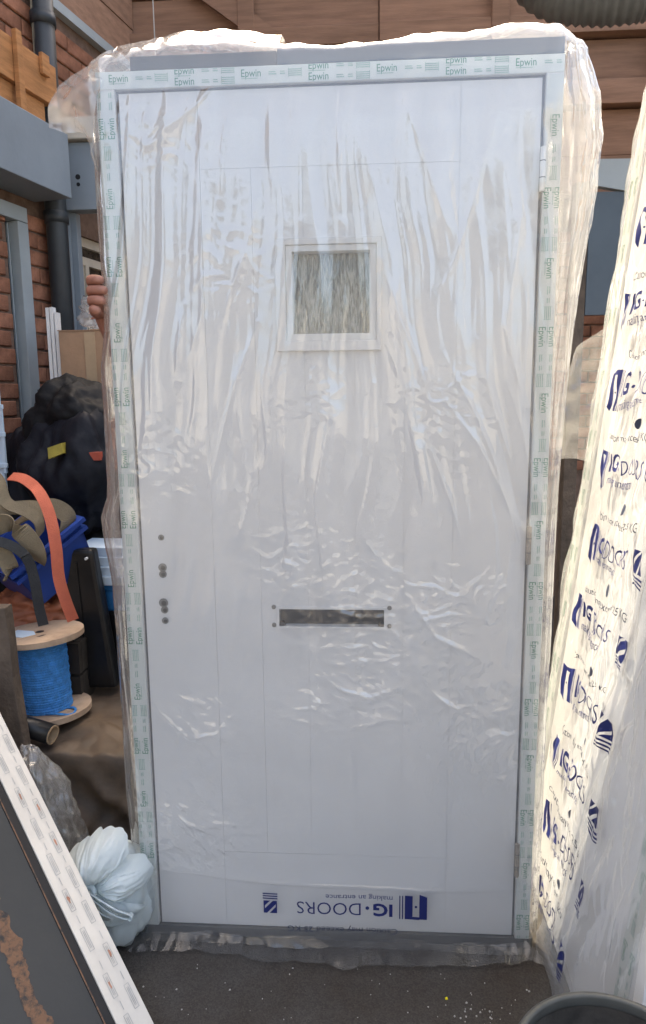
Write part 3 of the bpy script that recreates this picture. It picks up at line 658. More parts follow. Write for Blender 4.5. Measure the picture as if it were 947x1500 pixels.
# printed logo on the film, upside down as on the photograph
def logo(P, dark, x, y, w, h, caution=True, flag=True):
    """logo in print coordinates, lower left at x, y"""
    e = h*1.0
    ew = w*.165
    P.poly([(x,y+h*.02),(x+ew*.28,y-h*.10),(x+ew*.28,y+h*.98),(x,y+h*.98)])              # leaf of the opened door
    P.poly([(x+ew*.52,y-h*.02),(x+ew*.80,y-h*.02),(x+ew*.80,y+h),(x+ew*.52,y+h)])
    P.rect(x+ew*.28,y+h*.88,x+ew*.52,y+h*1.0); P.rect(x+ew*.86,y,x+ew*.90,y+h); P.rect(x+ew*.96,y,x+ew*1.0,y+h)
    P.poly([(x+ew*.40+ew*.05*math.cos(t), y+h*.45+ew*.05*math.sin(t)) for t in [i*math.pi/4 for i in range(8)]])
    tx = x+w*.205
    P.text('IG', tx, y+h*.42, h*.50, w*.115, bold=.03)
    P.poly([(tx+w*.150+w*.012*math.cos(t), y+h*.60+w*.012*math.sin(t)) for t in [i*math.pi/4 for i in range(8)]])
    P.text('DOORS', tx+w*.19, y+h*.40, h*.52, w*.385, bold=-.006)
    P.text('making an entrance', tx, y+h*.05, h*.22, w*.40)
    if flag:
        fx, fs = x+w*.90, h*.52; fy = y+h*.42
        P.rect(fx,fy,fx+fs*.1,fy+fs); P.rect(fx+fs*.9,fy,fx+fs,fy+fs); P.poly([(fx+.1*fs,fy),(fx+.3*fs,fy),(fx+fs,fy+.75*fs),(fx+fs,fy+fs),(fx+.75*fs,fy+fs),(fx+.1*fs,fy+.28*fs)])
        P.poly([(fx+.5*fs,fy),(fx+.9*fs,fy),(fx+.9*fs,fy+.4*fs)]); P.poly([(fx+.1*fs,fy+.5*fs),(fx+.1*fs,fy+fs),(fx+.55*fs,fy+fs)])
        for q in (.30,.20,.10): P.rect(fx-.05*fs, y+h*q, fx+fs*1.05, y+h*(q+.05))
def film_y(x, z): return -.0035-fronth(x, z)-.0018
def flipped(a, c): x = .243-a; z = .155-c; return np.stack([x, film_y(x, z), z], 1)
Pm = Print(); logo(Pm, None, 0, .0, .431, .068); Pm.build('logo_print', flipped, M_['navy'], film, sub=.02)
Pc = Print(); Pc.text('Caution may exceed 25 KG', .075, .097, .0165, .285); Pc.build('caution_print', flipped, M_['ink'], film, sub=.02)

# ------------------------------------------------------------------ the second wrapped door, leaning at the right
d2 = thing('leaning_wrapped_door', 'second film-wrapped door seen edge-on, film printed all over with navy lettering, leaning at the right', 'door', (.62,-.1,0))
LE = .11; ln_ = math.hypot(1, LE)
def D2(p, n, q):   # p: distance from far edge towards the camera, n: out of the face, q: up the leaning face
    p, n, q = np.broadcast_arrays(np.asarray(p,float), np.asarray(n,float), np.asarray(q,float))
    return np.stack([.557+q*LE/ln_-n/ln_, .335-p, .009+q/ln_+n*LE/ln_], -1)
def D2v(v): return Vector(D2(v[0], -v[1], v[2]).tolist())
PW, PH = .83, 2.17
MB().box((0,.0,0),(.062,.07,PH), D2v).build('jamb', M_['upvc'], d2, bevel=.002)
MB().box((PW-.11,.0,0),(PW,.07,PH), D2v).build('jamb', M_['upvc'], d2, bevel=.002)
MB().box((.0625,.0005,PH-.05),(PW-.1105,.07,PH), D2v).build('head', M_['upvc'], d2)
MB().box((.0625,.02,.0),(.070,.06,PH-.051), D2v).box((PW-.118,.02,.0),(PW-.1105,.06,PH-.051), D2v).build('gasket', M_['hole'], d2)
l2 = MB().box((.0705,.004,.03),(PW-.1185,.05,PH-.055), D2v).build('leaf', M_['leaf'], d2, bevel=.002)
MB().box((.0625,.003,.0),(PW-.12,.07,.028), D2v).build('threshold', M_['threshold'], d2)
for (p0, p1, sd_) in ((.002,.060,5),(PW-.108,PW-.05,6)):
    t = MB().box((p0,-.0012,.02),(p1,-.0003,PH-.01), D2v).build('tape', M_['tape'], d2)
    A, B = epwin(PH-.03, p1-p0, .04, .16, sd_)
    fn = lambda a, c: D2(p0+c, .0019, PH-.01-a)
    A.build('print', fn, M_['tapeprint'], t); B.build('small_print', lambda a, c: fn(a, c)+np.array([-.0001,0,0]), M_['tapeprint2'], t)
def d2h(p, q):
    h = .012*np.clip(noise(p*7+q*.8, q*1.4, 21.3)+.3, 0, 1)+.010*np.abs(noise(p*11-q*3, q*3.1, 22.3))*2+.004*np.abs(noise(p*34, q*9, 23.3))*2
    h = h+.005*np.clip(ridge(p*9+q*1.3, q*2.2, 25.2)-.5, 0, 1)
    for (a, b, r) in ((.45,1.2,.2),(.5,.7,.16),(.3,1.6,.15),(.66,.55,.1)):
        g = np.exp(-(((p-a)/r)**2+((q-b)/r)**2)); h = h+g*.003*np.abs(noise(p*20, q*20, a))*2
    return np.clip(h+.004, .002, .05)*np.clip(p/.03+.3, .3, 1)
def film_two():
    q = np.linspace(.0, 2.18, 420); FB = [(0,.012),(.6,.014),(1.0,.02),(1.25,.03),(1.45,.065),(1.6,.09),(1.75,.085),(1.95,.095),(2.1,.075),(2.18,.04)]
    ts = np.linspace(0,1,30)[:-1]; tf = np.linspace(0,1,200); ns = len(ts)
    Q, T = np.meshgrid(q, np.concatenate([ts, tf]), indexing='ij')
    P = np.zeros_like(Q); N = np.zeros_like(Q)
    fb = interp(q, FB)[:,None]
    s = ts[None,:]; P[:,:ns] = -fb*np.sin(np.pi*(.1+.9*s))**.8+.004*noise(s*8, Q[:,:ns]*3, 31.1)+.006*noise(s*13, Q[:,:ns]*9, 32.2)*(Q[:,:ns] > 1.2); N[:,:ns] = -.08+s*.085
    P[:,ns:] = tf[None,:]*(PW+.004); N[:,ns:] = d2h(P[:,ns:], Q[:,ns:])
    H = np.full(Q.shape, .16); H[:,:ns] = .32; H += .08*np.clip(noise(P*6, Q*3, 34.1), 0, 1)
    V = D2(P, N, Q); th_ = np.linspace(0, np.pi, 14)[1:]; last = V[-1].copy(); top = []; n0 = N[-1]
    for t in th_:
        k = (1-math.cos(t))/2; top.append(D2(P[-1], n0*(1-k)-.085*k, 2.18+(.035+.02*noise(P[-1]*8, t))*math.sin(t)))
    V = np.concatenate([V, np.array(top)], 0); H = np.concatenate([H, np.full((len(th_), H.shape[1]), .22)], 0)
    return mk('film', V.reshape(-1,3), grid_faces(V.shape[0], V.shape[1]), M_['film2'], d2, smooth=True, attr=H.ravel())
f2 = film_two()
def on2(off):
    def fn(a, c):
        p = .175+a+.016*noise(a*9, c*9, 40.1)+.011*noise(a*24, c*22, 41.1); q = c+.018*noise(a*8, c*8, 42.1)+.010*noise(a*24, c*24, 43.1)
        return D2(p, d2h(p, q)+off, q)
    return fn
PA, PB = Print(), Print()
for k, qz in enumerate([.10,.29,.48,.67,.86,1.05,1.24,1.43,1.62,1.81,2.0]):
    logo(PA, None, .0+.01*((k*3) % 4-1), qz-.045, .335, .085)
    PB.text('Caution may exceed 25 KG', .03+.012*((k*5) % 3), qz+.068, .017, .25)
    PB.poly([(.20+.012*math.cos(t), qz+.105+.012*math.sin(t)) for t in [i*math.pi/5 for i in range(10)]])
PA.build('logo_print', on2(.0018), M_['navy'], f2, sub=.012); PB.build('caution_print', on2(.0020), M_['ink'], f2, sub=.012)
# torn web of film between the two doors
sheet('film_web', [[D2(-.005,-.03,1.62).tolist(),D2(-.008,-.03,1.50).tolist(),D2(-.006,-.03,1.38).tolist(),D2(-.004,-.03,1.24).tolist()],[(.668,.36,1.55),(.640,.36,1.45),(.625,.34,1.36),(.635,.35,1.24)],[(.662,.34,1.52),(.605,.30,1.40),(.590,.26,1.33),(.590,.25,1.20)]], f2, M_['film2'], 30, 40, .012, 12, .13, 6)
sheet('film_edge', [[(.545,.0,.09),(.57,-.10,.075),(.565,-.2,.06),(.56,-.32,.05)],[(.525,.0,.05),(.545,-.10,.035),(.54,-.2,.03),(.535,-.32,.03)],[(.52,.0,.012),(.53,-.10,.012),(.52,-.2,.012),(.51,-.32,.012)]], f2, M_['film2'], 20, 60, .010, 16, .25, 7)
# prop the second door leans on
MB().box((.865,-.12,0),(.955,-.03,2.4)).build('timber_post', M_['mud'], None, bevel=.004, label='rough timber post behind the leaning wrapped door', category='post')

# ------------------------------------------------------------------ junk pile at the left
def blob(name, c, r, mat_, parent=None, seed=0, amp=.16, fr=2.2, sub=4, flat=None, rid=.5, lowf=False, **p):
    bm = bmesh.new(); bmesh.ops.create_icosphere(bm, subdivisions=sub, radius=1); v = np.array([q.co[:] for q in bm.verts])
    n = fbm(v[:,0]*fr+seed, v[:,1]*fr, v[:,2]*fr, 3); rd = np.abs(noise(v[:,0]*fr*2.3, v[:,1]*fr*2.3+seed, v[:,2]*fr*2.3))
    if lowf: q_ = 1-np.abs(noise(v[:,0]*1.3+seed, v[:,1]*1.3, v[:,2]*2.6))*2; n = noise(v[:,0]*1.4+seed, v[:,1]*1.4, v[:,2]*1.4)+.18*q_**3+.12*fbm(v[:,0]*3+seed, v[:,1]*3, v[:,2]*1.8, 3)+.55*(.35-np.abs(noise(v[:,0]*2.6/(np.hypot(v[:,0],v[:,1])+.25)+seed, v[:,1]*2.6/(np.hypot(v[:,0],v[:,1])+.25), v[:,2]*.7+seed))); rd = .5+.35*np.abs(noise(v[:,0]*6+v[:,2]*3, v[:,1]*6+seed, v[:,2]*3))
    s = 1+amp*n-amp*rid*(.5-rd)*1.2; V = v*s[:,None]*np.array(r)+np.array(c)
    if flat is not None: V[:,2] = np.maximum(V[:,2], flat)
    f = [[q.index for q in g.verts] for g in bm.faces]; bm.free()
    return mk(name, V, f, mat_, parent, smooth=True, **p)
# support cabinet behind the bags, and box on it
cb = thing('metal_cabinet', 'dark metal cabinet behind the black bin bags', 'cabinet', (-1.12,1.45,0))
MB().box((-1.30,1.28,0),(-.90,1.62,1.462)).build('body', M_['slate'], cb, bevel=.004)
MB().box((-1.295,1.272,.05),(-1.102,1.279,1.42)).build('door', M_['slate'], cb); MB().box((-1.098,1.272,.05),(-.905,1.279,1.42)).build('door', M_['slate'], cb)
bx = thing('cardboard_box', 'plain brown cardboard box behind the hand, under a crumpled plastic bag', 'box', (-1.08,1.42,1.463))
MB().box((-1.20,1.30,1.464),(-.93,1.55,1.70)).build('carton', M_['card'], bx, bevel=.004)
MB().box((-1.203,1.297,1.7005),(-1.068,1.553,1.704)).build('flap', M_['card'], bx); MB().box((-1.064,1.297,1.7005),(-.927,1.553,1.706)).build('flap', M_['card'], bx)
MB().box((-1.09,1.2975,1.47),(-1.045,1.2995,1.695)).build('tape', M_['cardin'], bx)
blob('crumpled_bag', (-1.06,1.42,1.775), (.085,.08,.075), M_['film2'], None, 3, .45, 3, 4, 1.7065, label='crumpled clear and dark plastic bag on the cardboard box', category='bag')
blob('dark_bundle', (-1.015,1.47,1.755), (.05,.06,.05), M_['blackplastic'], None, 5, .3, 3, 3, 1.7065, label='small dark bundle beside the crumpled bag on the cardboard box', category='bundle')
for k in range(3):
    MB().box((-1.262+k*.018,1.33,1.4635),(-1.248+k*.018,1.36,1.80+.012*(k%2)-.01*k)).build('white_profile', M_['upvc'], None, label='short white plastic profile standing upright beside the cardboard box', category='profile', group='white plastic profiles')
# bin bags
b1 = blob('bin_bag', (-1.13,1.06,.48), (.27,.25,.50), M_['binbag'], None, 1, .2, 2.2, 5, 0, label='large black bin bag at the bottom of the pile behind the blue crate', category='bag', group='black bin bags', lowf=True)
b2 = blob('bin_bag', (-1.05,1.06,1.10), (.21,.18,.25), M_['navybag'], None, 9, .3, 2.2, 5, .9, label='black bin bag with a yellow label in the middle of the pile', category='bag', group='black bin bags', lowf=True)
b3 = blob('bin_bag', (-1.07,1.12,1.33), (.17,.14,.15), M_['binbag'], None, 17, .3, 2.4, 5, None, label='topmost black bin bag below the cardboard box', category='bag', group='black bin bags', lowf=True)
b4 = blob('bin_bag', (-1.27,1.14,1.06), (.16,.13,.27), M_['navybag'], None, 25, .28, 2.4, 5, .8, label='dark navy bin bag slumped against the brick wall', category='bag', group='black bin bags', lowf=True)
MB().add([(-1.075,.855,1.205),(-1.022,.86,1.225),(-1.028,.865,1.262),(-1.078,.86,1.245),(-1.075,.90,1.205),(-1.022,.905,1.225),(-1.028,.91,1.262),(-1.078,.905,1.245)],[(0,1,2,3),(4,7,6,5),(0,4,5,1),(1,5,6,2),(2,6,7,3),(3,7,4,0)]).build('label_tag', M_['yellow'], b2)
MB().box((-.945,.90,1.195),(-.90,.93,1.225)).build('red_tag', M_['red'], b2)
# timber trestle under the crate, terracotta sack, crate
ts = thing('timber_box', 'dark timber box under the terracotta sack', 'box', (-1.12,.78,0))
for k in range(5): MB().box((-1.34,.60,.01+k*.118),(-.90,.622,.12+k*.118)).build('slat', M_['darkwood'], ts, bevel=.002)
for k in range(5): MB().box((-.922,.624,.01+k*.118),(-.90,1.0,.12+k*.118)).build('slat', M_['darkwood'], ts, bevel=.002)
MB().box((-1.34,.624,0),(-.924,1.0,.598)).build('core', M_['dark'], ts)
blob('terracotta_sack', (-1.09,.79,.66), (.21,.17,.10), M_['terracotta'], None, 31, .22, 2.6, 5, .60, label='terracotta plastic sack squashed under the blue crate', category='sack')
# crate
ce1 = Vector((.53,.66,.50)).normalized(); ce2 = Vector((-.78,.62,.06)); ce2 = (ce2-ce1*ce2.dot(ce1)).normalized(); ce3 = ce1.cross(ce2)
CO = Vector((-1.055,.50,.862))
def C(q): return CO+ce1*q[0]+ce2*q[1]+ce3*q[2]
cr = thing('blue_crate', 'blue plastic crate tipped on the pile, full of khaki straps', 'crate', CO-ce3*.2)
LC, WC, HC = .28, .30, .17
def cside(a, b, inn):   # tapered wall between top corners a, b
    n_ = 2; A0, B0 = Vector(a), Vector(b); iv = Vector(inn)
    tp = [C((*A0,0)), C((*B0,0)), C((*(B0+iv*.012),0)), C((*(A0+iv*.012),0))]
    d = .035; cxy = Vector((LC/2,WC/2))
    sh = lambda p: p+(cxy-p).normalized()*d
    bt = [C((*sh(A0),-HC)), C((*sh(B0),-HC)), C((*(sh(B0)+iv*.012),-HC)), C((*(sh(A0)+iv*.012),-HC))]
    return MB().add(tp+bt, [(0,1,2,3),(4,7,6,5),(0,4,5,1),(1,5,6,2),(2,6,7,3),(3,7,4,0)])
cor = [(0,0),(LC,0),(LC,WC),(0,WC)]; inns = [(0,1),(-1,0),(0,-1),(1,0)]
for i in range(4): cside(cor[i], cor[(i+1)%4], inns[i]).build('side', M_['crate'], cr)
MB().add([C((.03,.03,-HC)),C((LC-.03,.03,-HC)),C((LC-.03,WC-.03,-HC)),C((.03,WC-.03,-HC)),C((.03,.03,-HC+.01)),C((LC-.03,.03,-HC+.01)),C((LC-.03,WC-.03,-HC+.01)),C((.03,WC-.03,-HC+.01))],[(0,3,2,1),(4,5,6,7),(0,1,5,4),(1,2,6,5),(2,3,7,6),(3,0,4,7)]).build('base', M_['crate'], cr)
for zz, t_ in ((-.002,.016),(-.034,.010)):
    MB().plate(-t_,LC+t_,-t_,WC+t_,zz+.010,zz-.004,[(.004,LC-.004,.004,WC-.004)], lambda q: C((q[0],q[2],q[1]))).build('rim', M_['crate'], cr)
# straps
def strap(name, pts, wd, width, m, label, th=.004):
    c = [Vector(p) for p in pts]; return MB().ribbon(spline(c, 10), wd, width, th).build(name, m, None, smooth=False, label=label, category='strap', group='straps in and over the blue crate')
strap('webbing_strap', [(-1.25,.62,1.20),(-1.13,.58,1.17),(-1.09,.56,1.09),(-1.02,.55,1.06),(-.985,.555,1.03),(-.985,.56,.985),(-1.0,.57,.97)], (.25,.7,.6), .040, M_['khaki'], 'khaki webbing strap looped highest over the blue crate')
strap('webbing_strap', [(-1.18,.52,.98),(-1.10,.50,1.02),(-1.05,.495,1.03),(-1.00,.50,.985),(-.975,.51,.93),(-.99,.53,.90)], (.75,.15,-.65), .062, M_['khaki'], 'wide flat khaki webbing strap folded across the front of the blue crate')
strap('webbing_strap', [(-1.22,.50,.985),(-1.13,.49,.98),(-1.08,.48,.945),(-1.055,.485,.885),(-1.08,.50,.86)], (.5,.3,.8), .052, M_['khaki'], 'khaki webbing strap curling over the near corner of the blue crate')
strap('webbing_strap', [(-1.10,.60,1.0),(-1.02,.60,1.05),(-.97,.64,1.06),(-.935,.67,1.02),(-.95,.66,.96)], (.4,.6,.6), .06, M_['khaki'], 'khaki webbing strap bunched at the far end of the blue crate')
strap('webbing_strap', [(-1.25,.60,1.05),(-1.12,.57,1.065),(-1.03,.58,1.07),(-.98,.62,1.055)], (.1,.6,.7), .05, M_['khaki'], 'khaki webbing strap lying deepest in the blue crate')
strap('webbing_strap', [(-1.15,.45,.99),(-1.05,.455,.975),(-.995,.47,.93),(-.975,.475,.86),(-.965,.475,.76),(-.955,.475,.70)], [(.3,.6,.8)]*20+[(.9,.3,.2)]*40, .032, M_['charcoal'], 'charcoal strap hanging over the near side of the blue crate')
strap('webbing_strap', [(-1.09,.60,1.17),(-1.03,.57,1.165),(-.965,.53,1.13),(-.92,.50,1.06),(-.895,.475,.96),(-.89,.47,.86),(-.875,.475,.78),(-.86,.485,.715)], [(.5,.6,.55)]*18+[(.85,.45,.15)]*60, .036, M_['coral'], 'coral orange webbing strap hanging down past the blue crate')
# the black case, boards behind it, and the drum
kc = thing('black_case', 'black plastic case standing upright behind the rope reel', 'case', (-.89,.72,.40))
HX = [(0,3,2,1),(4,5,6,7),(0,1,5,4),(1,2,6,5),(2,3,7,6),(3,0,4,7)]
MB().add([(-.985,.67,.402),(-.805,.67,.402),(-.80,.73,.402),(-.985,.73,.402),(-.985,.68,.905),(-.862,.68,.905),(-.862,.735,.905),(-.985,.735,.905)], HX).build('shell', M_['blackplastic'], kc, bevel=.014)
MB().add([(-.905,.664,.44),(-.897,.664,.44),(-.897,.668,.44),(-.905,.668,.44),(-.925,.674,.86),(-.918,.674,.86),(-.918,.678,.86),(-.925,.678,.86)], HX).build('rib', M_['blackplastic'], kc)
MB().cyl((-.882,.668,.875),(-.882,.682,.875),.005).build('rivet', M_['upvc'], kc)
MB().box((-1.0,.765,.40),(-.66,.98,.655)).build('black_crate', M_['blackplastic'], None, bevel=.01, label='low black crate under the blue tub behind the upright case', category='crate')
tub = thing('blue_tub', 'shallow blue plastic tub under the stacked pale boards', 'tub', (-.82,.86,.656))
MB().box((-.97,.768,.657),(-.67,.97,.735)).build('body', M_['bluebottle'], tub, bevel=.008); MB().box((-.978,.762,.7355),(-.662,.976,.757)).build('lip', M_['bluebottle'], tub, bevel=.004)
for k, wd_ in enumerate(('bottom','second','third','topmost')):
    x1 = -.70-.030*k; z0 = .7575+.034*k
    MB().add([(-1.0+.01*k,.755+.008*k,z0),(x1,.745+.008*k,z0),(x1,.94,z0),(-1.0+.01*k,.95,z0),(-1.0+.01*k,.755+.008*k,z0+.033),(x1,.745+.008*k,z0+.033),(x1,.94,z0+.033),(-1.0+.01*k,.95,z0+.033)], HX).build('pale_board', M_['ltblue'], None, bevel=.003, label=wd_+' pale blue-white board of the stack behind the black case', category='board', group='pale boards behind the black case')
# tarp-covered block
def tarp():
    nu, nv = 120, 120; u, v = np.meshgrid(np.linspace(-1.6,1.6,nu), np.linspace(-1.6,1.6,nv), indexing='ij')
    cu, cv = np.clip(u,-1,1), np.clip(v,-1,1); drop = np.maximum(np.abs(u)-1, 0)+np.maximum(np.abs(v)-1, 0)
    X = -.84+.25*cu+.05*np.sign(u)*np.maximum(np.abs(u)-1,0); Yv = .57+.29*cv+.06*np.sign(v)*np.maximum(np.abs(v)-1,0)
    fold = noise(X*7, Yv*7, 3.0); Zv = .372-drop*.66+.02*fold*(drop < .05)-.05*np.clip(np.hypot(np.clip(u,-1,1),np.clip(v,-1,1))-.8,0,1)+.012*np.abs(noise(X*13+Yv*6, Yv*13, 6.0))+.03*(np.clip(v,-1,1) > .55)*np.clip((v-.55)*3,0,1)
    sidew = np.clip(drop*4, 0, 1); X = X+sidew*.02*noise(Yv*11, Zv*4, 1.1)*np.sign(u); Yv = Yv+sidew*(.07*np.abs(noise(X*6+Zv*5, Zv*3-X*3, 2.1))*1.5+.03*np.abs(noise(X*13-Zv*11, Zv*7, 4.4))-.04)
    Zv = np.maximum(Zv, .004+.006*np.abs(fold))
    return mk('muddy_tarp', np.stack([X,Yv,Zv],-1).reshape(-1,3), grid_faces(nu,nv), M_['tarp'], None, smooth=True, label='muddy brown tarpaulin draped over a low block under the rope reel', category='tarpaulin')
tarp()
MB().box((-1.06,.32,0),(-.62,.82,.355)).build('low_block', M_['dark'], None, bevel=.01, label='low block hidden under the muddy tarpaulin', category='block')
# reel of rope
rl = thing('rope_reel', 'wooden reel wound with bright blue rope standing on the muddy tarpaulin', 'reel', (-.965,.50,.388))
ax = Vector((-.05,.03,1)).normalized(); b0 = Vector((-.972,.500,.388)); RH = .27
def flange(p): 
    return MB().tube([p-ax*.009, p-ax*.0089, p+ax*.0089, p+ax*.009], [.118,.138,.138,.12], 48)
flange(b0+ax*.012).build('flange', M_['ply'], rl); tf_ = flange(b0+ax*RH).build('flange', M_['ply'], rl)
pts = []; rr = .078; a0 = ax.orthogonal().normalized(); b_ = ax.cross(a0)
core = [b0+ax*(.021+t*(RH-.030)) for t in np.linspace(0,1,220)]
MB().tube(core, [.076+.0028*abs(math.sin(i*math.pi/7.5))+.0012*math.sin(i*.23) for i in range(220)], 40).build('rope_winding', M_['rope'], rl, smooth=True)
lp = [b0+ax*.06+a0*0+Vector((.05*math.cos(t)+.065,.03*math.sin(t)-.05,-.03+.004*math.sin(3*t))) for t in np.linspace(0,2*math.pi,30)]
MB().tube(lp, .004, 8).build('rope_end', M_['rope'], rl, smooth=True)
MB().cyl(b0+ax*(RH+.0092), b0+ax*(RH+.0098), .014, n=16).build('spindle_hole', M_['hole'], tf_)
def patch(name, c, pts, m, par, h): return MB().add([Vector(c)+Vector((x,y,0)) for x, y in pts]+[Vector(c)+Vector((x,y,h)) for x, y in pts], [tuple(range(len(pts)-1,-1,-1)), tuple(range(len(pts),2*len(pts)))]+[(i,(i+1)%len(pts),len(pts)+(i+1)%len(pts),len(pts)+i) for i in range(len(pts))]).build(name, m, par)
tz = b0+ax*(RH+.0105)
patch('paper_label', tz+Vector((-.05,-.02,-.0015)), [(-.045,-.03),(.02,-.04),(.05,-.01),(.03,.02),(.0,.025),(-.03,.03)], M_['ltblue'], tf_, .002)
patch('stain', tz+Vector((.035,-.045,.0005)), [(-.02,-.008),(0,-.014),(.02,-.006),(.012,.004),(.016,.012),(-.006,.009)], M_['mud'], tf_, .001)
# cardboard tube
tb = thing('cardboard_tube', 'black cardboard tube with open tan end under the rope reel', 'tube', (-.95,.315,.40))
def htube(p, q, ro, ri, n=28):
    p, q = Vector(p), Vector(q); d = (q-p).normalized(); a = d.orthogonal().normalized(); b = d.cross(a); V = []
    for (c, r) in ((p,ro),(q,ro),(q,ri),(p,ri)): V += [c+(a*math.cos(t)+b*math.sin(t))*r for t in [2*math.pi*i/n for i in range(n)]]
    return V, [(k*n+i, k*n+(i+1)%n, ((k+1)%4)*n+(i+1)%n, ((k+1)%4)*n+i) for k in range(4) for i in range(n)]
V, F = htube((-1.08,.345,.448),(-.868,.302,.412),.031,.030); MB().add(V,F).build('sleeve', M_['blackplastic'], tb, smooth=True)
V, F = htube((-1.08,.345,.448),(-.866,.3015,.4117),.0296,.024); MB().add(V,F).build('liner', M_['cardin'], tb, smooth=False)
# muddy post
mpv = []
for k, t in enumerate(np.linspace(0,1,9)):
    c = Vector((-.915,.215,.0)).lerp(Vector((-.985,.262,.83)), t); wv = .032+.003*math.sin(k*1.9); dv = .022+.002*math.cos(k*2.3)
    mpv += [c+Vector((-wv,-dv,0)), c+Vector((wv,-dv,0)), c+Vector((wv,dv,0)), c+Vector((-wv,dv,0))]
MB().add(mpv, [(k*4+j, k*4+(j+1)%4, k*4+4+(j+1)%4, k*4+4+j) for k in range(8) for j in range(4)]+[(3,2,1,0),(32,33,34,35)]).build('muddy_post', M_['mud'], None, bevel=.004, label='muddy brown wooden post leaning beside the rope reel', category='post')
# bubble wrap
def bubble():
    o = blob('bubble_wrap', (-.835,.17,.22), (.085,.075,.22), M_['film2'], None, 41, .16, 1.6, 6, .003, label='crumpled clear bubble wrap stuffed beside the leaning board', category='wrap')
    me = o.data; v = np.array([q.co[:] for q in me.vertices]); s = (v[:,2]-.24)/.25
    v[:,0] += -.06*s+.0035*np.abs(noise(v[:,1]*38, v[:,2]*34, v[:,0]*38))*2; v[:,1] += .005*noise(v[:,0]*26, v[:,2]*26)
    me.vertices.foreach_set('co', v.ravel()); a = me.attributes.new('haze','FLOAT','POINT'); a.data.foreach_set('value', np.full(len(v), .26, np.float32)); me.update()
bubble()
me = bpy.data.objects['crumpled_bag'].data; a = me.attributes.new('haze','FLOAT','POINT'); a.data.foreach_set('value', np.full(len(me.vertices), .35, np.float32))
# tied white bag
bg_ = thing('carrier_bag', 'pale blue-white plastic carrier bag tied in a knot beside the door foot', 'bag', (-.60,-.02,0))
KN = np.array([-.602,-.100,.203])
blob('body', (-.585,-.005,.125), (.105,.085,.135), M_['bag'], bg_, 8, .2, 1.6, 5, .004, lowf=True)
def rosette(name, th0, th1, Rf, lift, seed, npl):
    """pleated fan of plastic spreading from the knot"""
    nt_, nr_ = 150, 40; T, q = np.meshgrid(np.linspace(th0, th1, nt_), np.linspace(0,1,nr_), indexing='ij')
    Rm = Rf(T)*(1+.06*noise(T*2.3, seed)); r = .006+Rm*q
    Tw = T+.25*noise(T*1.3, q*2.2, seed+9); cx_, cz_ = np.cos(T)*r, np.sin(T)*r
    fl = (.020*np.abs(noise(Tw*npl*.32, q*.8, seed))*1.6+.009*np.abs(noise(Tw*npl*.8, q*1.5, seed+2))*1.6-.012)*np.sqrt(q)*(1-q*.5)+.012*np.abs(noise(cx_*26, cz_*26, seed+5))*q+.005*np.abs(noise(cx_*60, cz_*60, seed+6))*q+.010*noise(cx_*11, cz_*11, seed+7)*q
    dep = -lift*np.sin(np.pi*np.clip(q,0,1)**.8)+.055*q**4
    edge = np.minimum(1, np.minimum(T-th0, th1-T)/.35)
    X = KN[0]+r*np.cos(T)*(1-.10*q**5); Z = KN[2]+r*np.sin(T)*(1-.10*q**5); Yv = KN[1]+.012+dep*(.35+.65*edge)+fl
    Z = np.maximum(Z, .004)
    return mk(name, np.stack([X,Yv,Z],-1).reshape(-1,3), grid_faces(nt_,nr_), M_['bag'], bg_, smooth=True)
rosette('ear', .75, 3.0, lambda T: .10+.055*np.exp(-((T-1.15)/.5)**2), .045, 1.3, 9)
rosette('ear', -.55, .85, lambda T: .10+.05*np.exp(-((T-.15)/.4)**2), .030, 4.3, 10)
rosette('lower_side', -2.9, -.45, lambda T: .13+.03*np.cos(T+1.2), .022, 7.3, 8)
hl = spline([Vector(q)+Vector((.038,.005,.015)) for q in [(-.638,-.118,.190),(-.605,-.130,.180),(-.565,-.135,.160),(-.538,-.132,.147),(-.533,-.130,.136),(-.548,-.132,.134),(-.585,-.132,.150),(-.632,-.120,.176)]], 8)
MB().ribbon(hl, (.2,-.7,.5), .026, .003).build('handle_loop', M_['bag'], bg_, smooth=False)
hl = spline([Vector(q)+Vector((.038,.005,.015)) for q in [(-.640,-.118,.184),(-.632,-.128,.160),(-.610,-.130,.138),(-.588,-.126,.125)]], 8)
MB().ribbon(hl, (.6,-.5,.6), .03, .003).build('handle_end', M_['bag'], bg_, smooth=False)
MB().tube([Vector((-.602,-.111,.203))+Vector((.012*math.cos(t),.006*math.sin(t),.013*math.sin(t))) for t in np.linspace(0,2*math.pi,20)], .007, 8).build('knot', M_['bag'], bg_, smooth=True)
